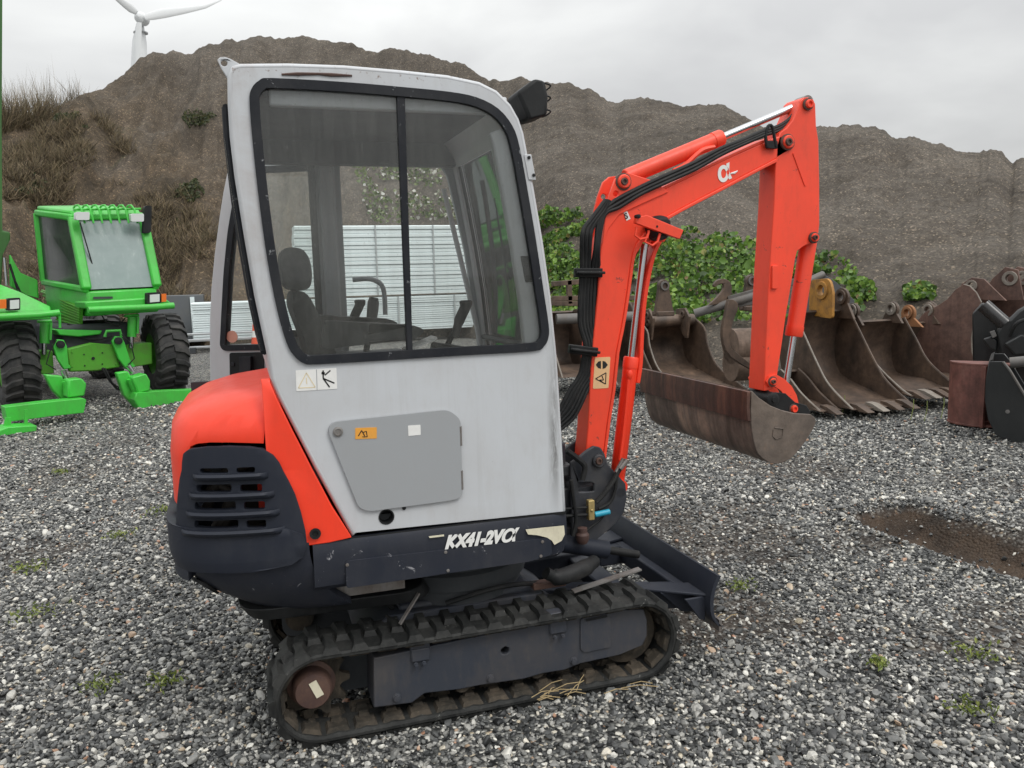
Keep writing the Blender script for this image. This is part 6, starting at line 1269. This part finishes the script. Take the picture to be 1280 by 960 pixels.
for pts in ([(181, 22, 3), (190, 20, 4.2), (205, 16.5, 5.0), (230, 13, 3.6), (256, 8.5, 2.0), (277, 0, .5)], [(171, 16, 2.5), (164, 11, 4.0), (156, 5, 3.6), (140, -8, 2.6), (118, -26, 1.4), (98, -44, .4)], [(174, 28, 2.5), (173, 42, 3.4), (172.3, 62, 3.2), (171, 90, 2.2), (170, 118, .5)]):
    mb = MB(); P = [wp(a, b, -8)-TWO for a, b, r_ in pts]; n = len(P); vs = []
    for i, (p, q) in enumerate(zip(P, pts)):
        t = (P[min(i+1, n-1)]-P[max(i-1, 0)]).normalized(); u = t.cross(dv).normalized(); r_ = q[2]*s
        for k in range(10): a = k/10*2*math.pi; vs.append(p+u*math.cos(a)*r_+dv*math.sin(a)*r_*.25)
    mb.add(vs, [(i*10+j, i*10+(j+1) % 10, (i+1)*10+(j+1) % 10, (i+1)*10+j) for i in range(n-1) for j in range(10)]+[tuple(range(10)), tuple((n-1)*10+j for j in range(10))]); mb.build('rotor_blade', TWH, WT)

# ================================================================== PLANTS
def project(X, Y, Z):
    dx, dy, dz = X-CO.x, Y-CO.y, Z-CO.z; z = dx*FW.x+dy*FW.y+dz*FW.z
    return 640+CAM['f']*(dx*CR.x+dy*CR.y+dz*CR.z)/z, 480-CAM['f']*(dx*CU.x+dy*CU.y+dz*CU.z)/z
def leafmesh(name, pos, nrm, size, mat, label, kind='stuff', fold=.25, seed=3, aspect=1.):
    rg = np.random.default_rng(seed); n = len(pos); nrm = nrm/np.linalg.norm(nrm, axis=1, keepdims=True)
    t = rg.normal(size=(n, 3)); t -= nrm*(t*nrm).sum(1, keepdims=True); t /= np.linalg.norm(t, axis=1, keepdims=True); b = np.cross(nrm, t)
    shape = [(0, -.5, 0), (.42, -.28, fold*.5), (.48, .12, fold*.6), (0, .55, -.05), (-.48, .12, fold*.6), (-.42, -.28, fold*.5)]
    v = np.zeros((n, 6, 3)); s = size[:, None]
    for k, (a, c, d) in enumerate(shape): v[:, k] = pos+(t*a*aspect+b*c+nrm*d)*s
    f = (np.arange(n)[:, None]*6)[:, :, None]+np.array([[0, 1, 2, 3], [0, 3, 4, 5]])[None]; f = f.reshape(-1, 4)
    me = bpy.data.meshes.new(name); me.vertices.add(n*6); me.vertices.foreach_set('co', v.ravel()); me.loops.add(f.size); me.loops.foreach_set('vertex_index', f.ravel())
    me.polygons.add(len(f)); me.polygons.foreach_set('loop_start', np.arange(0, f.size, 4)); me.update(calc_edges=True); me.materials.append(mat)
    a = me.attributes.new('rnd', 'FLOAT', 'POINT'); a.data.foreach_set('value', np.repeat(rg.random(n), 6).astype(np.float32))
    o = link(name, me, ang=0); tag(o, label, kind=kind); return o
def leaf_mat(name, stops, rough=.45, trans=.25):
    m, nt, b = nmat(name); a = N(nt, 'ShaderNodeAttribute', attribute_name='rnd'); c = ramp(nt, a.outputs['Fac'], stops); L(nt, c, b.inputs['Base Color']); b.inputs['Roughness'].default_value = rough
    tl = N(nt, 'ShaderNodeBsdfTranslucent'); L(nt, c, tl.inputs[0]); mxs = N(nt, 'ShaderNodeMixShader', inp={0: trans}); L(nt, b.outputs[0], mxs.inputs[1]); L(nt, tl.outputs[0], mxs.inputs[2]); L(nt, mxs.outputs[0], nt.nodes['Material Output'].inputs[0]); return m
IVY = leaf_mat('bramble_leaf', [(0, (.030, .060, .014)), (.3, (.075, .155, .026)), (.65, (.14, .26, .040)), (.92, (.23, .37, .06)), (.97, (.34, .34, .10)), (1, (.22, .13, .06))])
SX, SY = project(HX, HY, HZ)
def inpoly(px, py, poly):
    poly = np.array(poly, float); ins = np.zeros(px.shape, bool); k = len(poly)
    for i in range(k):
        a, b = poly[i], poly[(i+1) % k]; ins ^= ((a[1] > py) != (b[1] > py)) & (px < (b[0]-a[0])*(py-a[1])/(b[1]-a[1]+1e-9)+a[0])
    return ins
def on_heap(poly, n, seed, lift=(0, .3), tmax=1.):
    rg = np.random.default_rng(seed); m = inpoly(SX, SY, poly) & (HT < tmax); ii, jj = np.nonzero(m[:-1, :-1])
    if len(ii) == 0: return np.zeros((0, 3)), np.zeros((0, 3))
    A = np.hypot(HX[ii+1, jj]-HX[ii, jj], HY[ii+1, jj]-HY[ii, jj])*np.sqrt((HX[ii, jj+1]-HX[ii, jj])**2+(HY[ii, jj+1]-HY[ii, jj])**2+(HZ[ii, jj+1]-HZ[ii, jj])**2); k = rg.choice(len(ii), n, p=A/A.sum()); i, j = ii[k], jj[k]; a, b = rg.random(n), rg.random(n)
    P = [(q[i, j]*(1-a)+q[i+1, j]*a)*(1-b)+(q[i, j+1]*(1-a)+q[i+1, j+1]*a)*b for q in (HX, HY, HZ)]
    P = np.stack(P, -1); out = np.stack([CO.x-P[:, 0], CO.y-P[:, 1], np.full(n, 3.)], -1); out /= np.linalg.norm(out, axis=1, keepdims=True)
    P += out*rg.uniform(*lift, n)[:, None]; return P, out
VPOLY = [(640, 300), (684, 262), (700, 270), (722, 268), (742, 290), (775, 300), (815, 300), (826, 292), (845, 290), (862, 289), (880, 297), (905, 296), (925, 302), (945, 304), (962, 312), (985, 318), (1005, 316), (1030, 318), (1050, 325), (1068, 335), (1070, 352), (1092, 358), (1092, 380), (1070, 392), (1000, 405), (640, 405)]
P, O_ = on_heap(VPOLY, 20000, 1, (.0, .34)); rg = np.random.default_rng(5)
cl = fbm(P[:, 0]*2.2, P[:, 2]*2.6+P[:, 1], 3, 77); k = cl > .36; P = P[k]; O_ = O_[k]; P += O_*((cl[k]-.4)*.9)[:, None]
leafmesh('bramble_thicket', P, O_*np.array([1, 1, .6])+rg.normal(0, .55, P.shape), rg.lognormal(math.log(.064), .32, len(P)), IVY, 'thick green leaves of creeping brambles along the foot of the heap')
for q, poly in enumerate([[(1128, 362), (1140, 357), (1152, 359), (1166, 362), (1168, 374), (1128, 376)], [(1058, 352), (1075, 350), (1092, 360), (1092, 376), (1060, 376)]]):
    P, O_ = on_heap(poly, 420, 20+q, (0, .22)); leafmesh('green_weed', P, O_+rg.normal(0, .5, P.shape), rg.uniform(.05, .10, len(P)), IVY, ['clump of bright green weeds above the orange lugged bucket', 'green weed clump above the two round pin bosses'][q])
# weeds with pale seed heads on the slope seen through the cab
WEED = leaf_mat('weed_leaf', [(0, (.05, .085, .02)), (.5, (.12, .17, .04)), (.8, (.18, .22, .07)), (.90, (.55, .55, .48)), (1, (.7, .7, .66))])
P, O_ = on_heap([(425, 190), (440, 170), (520, 165), (560, 200), (600, 240), (590, 283), (440, 283)], 2600, 31, (0, .5)); cl = fbm(P[:, 0]*1.1, P[:, 2]*1.1, 3, 55); P, O_ = P[cl > .52], O_[cl > .52]
leafmesh('slope_weeds', P, O_+rg.normal(0, .7, P.shape), rg.uniform(.04, .13, len(P)), WEED, 'green weeds with pale seed heads on the heap behind the cab')
# dry scrub: thin bare twigs on the left flank and along the skyline
def twigs(name, base, n, hgt, mat, label, seed, lean=.35, w_=.006):
    rg = np.random.default_rng(seed); m = len(base); V_, F_ = [], []; k = rg.integers(0, m, n); B = base[k]+rg.normal(0, .12, (n, 3))*np.array([1, 1, .2])
    d = rg.normal(0, lean, (n, 3)); d[:, 2] = 1; d /= np.linalg.norm(d, axis=1, keepdims=True); h = rg.uniform(hgt[0], hgt[1], n); side = np.cross(d, rg.normal(size=(n, 3))); side /= np.linalg.norm(side, axis=1, keepdims=True)
    bend = rg.normal(0, .14, (n, 3)); v = np.zeros((n, 7, 3)); cr_ = np.cross(d, side)
    for q, t in enumerate((0, .5)):
        c = B+d*(h*t)[:, None]+bend*(h*t*t)[:, None]; ww = w_*(1-t*.4)
        v[:, q*3] = c+side*ww; v[:, q*3+1] = c-side*ww*.5+cr_*ww*.87; v[:, q*3+2] = c-side*ww*.5-cr_*ww*.87
    v[:, 6] = B+d*h[:, None]+bend*h[:, None]
    f = [(0, 1, 4, 3), (1, 2, 5, 4), (2, 0, 3, 5)]; f3 = [(3, 4, 6), (4, 5, 6), (5, 3, 6)]
    o_ = (np.arange(n)*7)[:, None, None]; q4 = (o_+np.array(f)[None]).reshape(-1, 4); q3 = (o_+np.array(f3)[None]).reshape(-1, 3)
    me = bpy.data.meshes.new(name); me.vertices.add(n*7); me.vertices.foreach_set('co', v.ravel()); idx = np.concatenate([q4.ravel(), q3.ravel()]); me.loops.add(len(idx)); me.loops.foreach_set('vertex_index', idx)
    st_ = np.concatenate([np.arange(0, q4.size, 4), q4.size+np.arange(0, q3.size, 3)]); me.polygons.add(len(st_)); me.polygons.foreach_set('loop_start', st_); me.update(calc_edges=True); me.materials.append(mat)
    a = me.attributes.new('rnd', 'FLOAT', 'POINT'); a.data.foreach_set('value', np.repeat(rg.random(n), 7).astype(np.float32)); o = link(name, me, ang=0); tag(o, label, kind='stuff'); return o
TWIG = leaf_mat('dry_twig', [(0, (.050, .038, .022)), (.4, (.105, .078, .045)), (.7, (.15, .125, .065)), (.9, (.23, .17, .10)), (1, (.36, .28, .18))], .8, .1)
def crown(pl, seed, n):
    m = inpoly(SX, SY, pl) & (np.abs(HT-1) < .05); i, j = np.nonzero(m); return np.stack([HX[i, j], HY[i, j], HZ[i, j]], -1)
cp = np.stack([HX, HY, HZ], -1); ic = np.argmin(np.abs(HT[0]-.99)); cx_ = SX[:, ic]
sel = (cx_ > -40) & (cx_ < 66); base = cp[sel, ic]; twigs('bare_bushes', np.repeat(base, 3, 0)+np.array([0, 0, -.25]), 1900, (.7, 1.9), TWIG, 'reddish bare bushes on the left skyline of the heap', 3, .38, .008)
sel = (cx_ >= 60) & (cx_ < 100); base = cp[sel, ic]; twigs('bare_bushes', base+np.array([0, 0, -.2]), 260, (.4, 1.2), TWIG, 'smaller bare bushes further right on the skyline of the heap', 4, .5, .007)
P, O_ = on_heap([(-60, 160), (60, 160), (130, 150), (170, 200), (230, 250), (270, 300), (280, 400), (-60, 420)], 2600, 8, (0, .02)); cl = fbm(P[:, 0]*.6, P[:, 2]*.6, 3, 91); P = P[cl > .42]
twigs('dry_scrub', P, 22000, (.15, .55), TWIG, 'tangled brown dry scrub on the left flank of the heap', 6, .8, .009)
DGREEN = leaf_mat('scrub_leaf', [(0, (.025, .035, .015)), (.5, (.05, .065, .022)), (.85, (.085, .10, .035)), (1, (.14, .12, .05))], .6)
for q, (cx0, cy0, rx, ry_, lb) in enumerate([(237, 241, 13, 15, 'round dark green bush on the slope left of the cab door'), (205, 279, 15, 6, 'low dark bush directly above the green machine mirror'), (103, 152, 24, 9, 'dark low bush under the left skyline'), (30, 232, 28, 20, 'dark green bush on the slope above the green cab, near the left edge'), (252, 152, 20, 10, 'dark bare looking bush high on the slope beside the cab roof')]):
    P, O_ = on_heap([(cx0+rx*math.cos(a)*random.uniform(.5, 1.7), cy0+ry_*math.sin(a)*random.uniform(.5, 1.5)) for a in np.linspace(0, 6.1, 12)], 900, 60+q, (0, .30)); cl = fbm(P[:, 0]*1.8, P[:, 2]*2., 3, 95+q); P, O_ = P[cl > .5], O_[cl > .5]
    c0 = P.mean(0); o = leafmesh('bush', P-c0, O_+np.random.default_rng(q).normal(0, .7, P.shape), np.random.default_rng(q).uniform(.03, .085, len(P)), DGREEN, lb, None, seed=70+q); o.location = tuple(c0); o['category'] = 'bush'; o['group'] = 'dark bushes on the left slope'
# small weeds and straw on the gravel
MOSS = leaf_mat('yard_weed', [(0, (.09, .12, .03)), (.6, (.20, .26, .05)), (1, (.38, .42, .12))])
GRS = 'weed tufts in the gravel'
tufts = [(37, 775, .16, 'bright yellow green weed tuft at the left edge'), (200, 640, .13, 'yellow green weed tuft right beside the orange tail'), (40, 712, .12, 'low dull weed tuft left of the tail, above the bright one'), (125, 857, .10, 'small weed tuft left of the rear track end'), (205, 852, .10, 'brownish weed tuft close to the rear track end'), (150, 672, .10, 'faint weed tuft between the left edge and the tail'), (77, 592, .10, 'faint far weed tuft below the green machine'), (1218, 820, .12, 'weed tuft below the muddy rut'), (927, 731, .08, 'small weed tuft right of the dozer blade'), (1098, 826, .06, 'tiny weed tuft in the lower right gravel'), (1212, 885, .10, 'weed tuft near the lower right corner')]
for i, (a, b, r_, lb) in enumerate(tufts):
    c = hz(a, b); rg = np.random.default_rng(100+i); n = 70; q = rg.normal(0, .4, (n, 2))*r_; pos = np.stack([q[:, 0], q[:, 1], rg.uniform(.01, .03, n)], -1)
    o = leafmesh('weed_tuft', pos, np.stack([rg.normal(0, .9, n), rg.normal(0, .9, n), np.full(n, .5)], -1), rg.uniform(.012, .03, n), MOSS, lb, None, seed=200+i, aspect=.4)
    o['category'] = 'weed'; o['group'] = GRS; o.location = (c.x, c.y, float(gheight(np.array([c.x]), np.array([c.y]))[0])+.008)

STRAW = plain('straw', (.42, .32, .17), .7)
def straw(name, pts, lb, n, spread, seed):
    rg = random.Random(seed); P = [hz(a, b) for a, b in pts]; mb = MB(); o0 = P[0]
    for i in range(n):
        k = rg.randrange(len(P)-1); t = rg.random(); c = P[k]*(1-t)+P[k+1]*t+V(rg.gauss(0, spread), rg.gauss(0, spread), .018); d = (P[k+1]-P[k]).normalized(); a = rg.gauss(0, .5); d = V(d.x*math.cos(a)-d.y*math.sin(a), d.x*math.sin(a)+d.y*math.cos(a), rg.uniform(-.02, .12)); l = rg.uniform(.05, .16)
        mb.tube([c-o0, c+d*l*.5+V(0, 0, .01)-o0, c+d*l-o0], .0016, 4)
    o = mb.build(name, STRAW); o.location = o0; tag(o, lb, kind='stuff'); return o
straw('dry_straw', [(660, 878), (700, 876), (740, 870), (786, 863)], 'dry straw stalks beside the near track', 16, .02, 4)
straw('dry_straw', [(870, 792), (905, 770)], 'single straw stalks right of the track', 3, .02, 5)
GRB = plain('grass_stalk', (.20, .24, .07), .6)
mb = MB(); o0 = hz(1150, 520)
for a, b, a2, b2 in [(1155, 528, 1160, 500), (1176, 524, 1176, 494), (1138, 526, 1131, 500), (1052, 520, 1054, 494), (1190, 530, 1186, 505)]:
    g0 = hz(a, b); g1 = g0+V(.05, .02, .22); mb.tube([g0-o0, (g0+g1)/2-o0+V(.02, 0, .04), g1-o0], .004, 4)
o = mb.build('grass_stalks', GRB); o.location = o0; tag(o, 'thin grass stalks in front of the bucket teeth', kind='stuff')
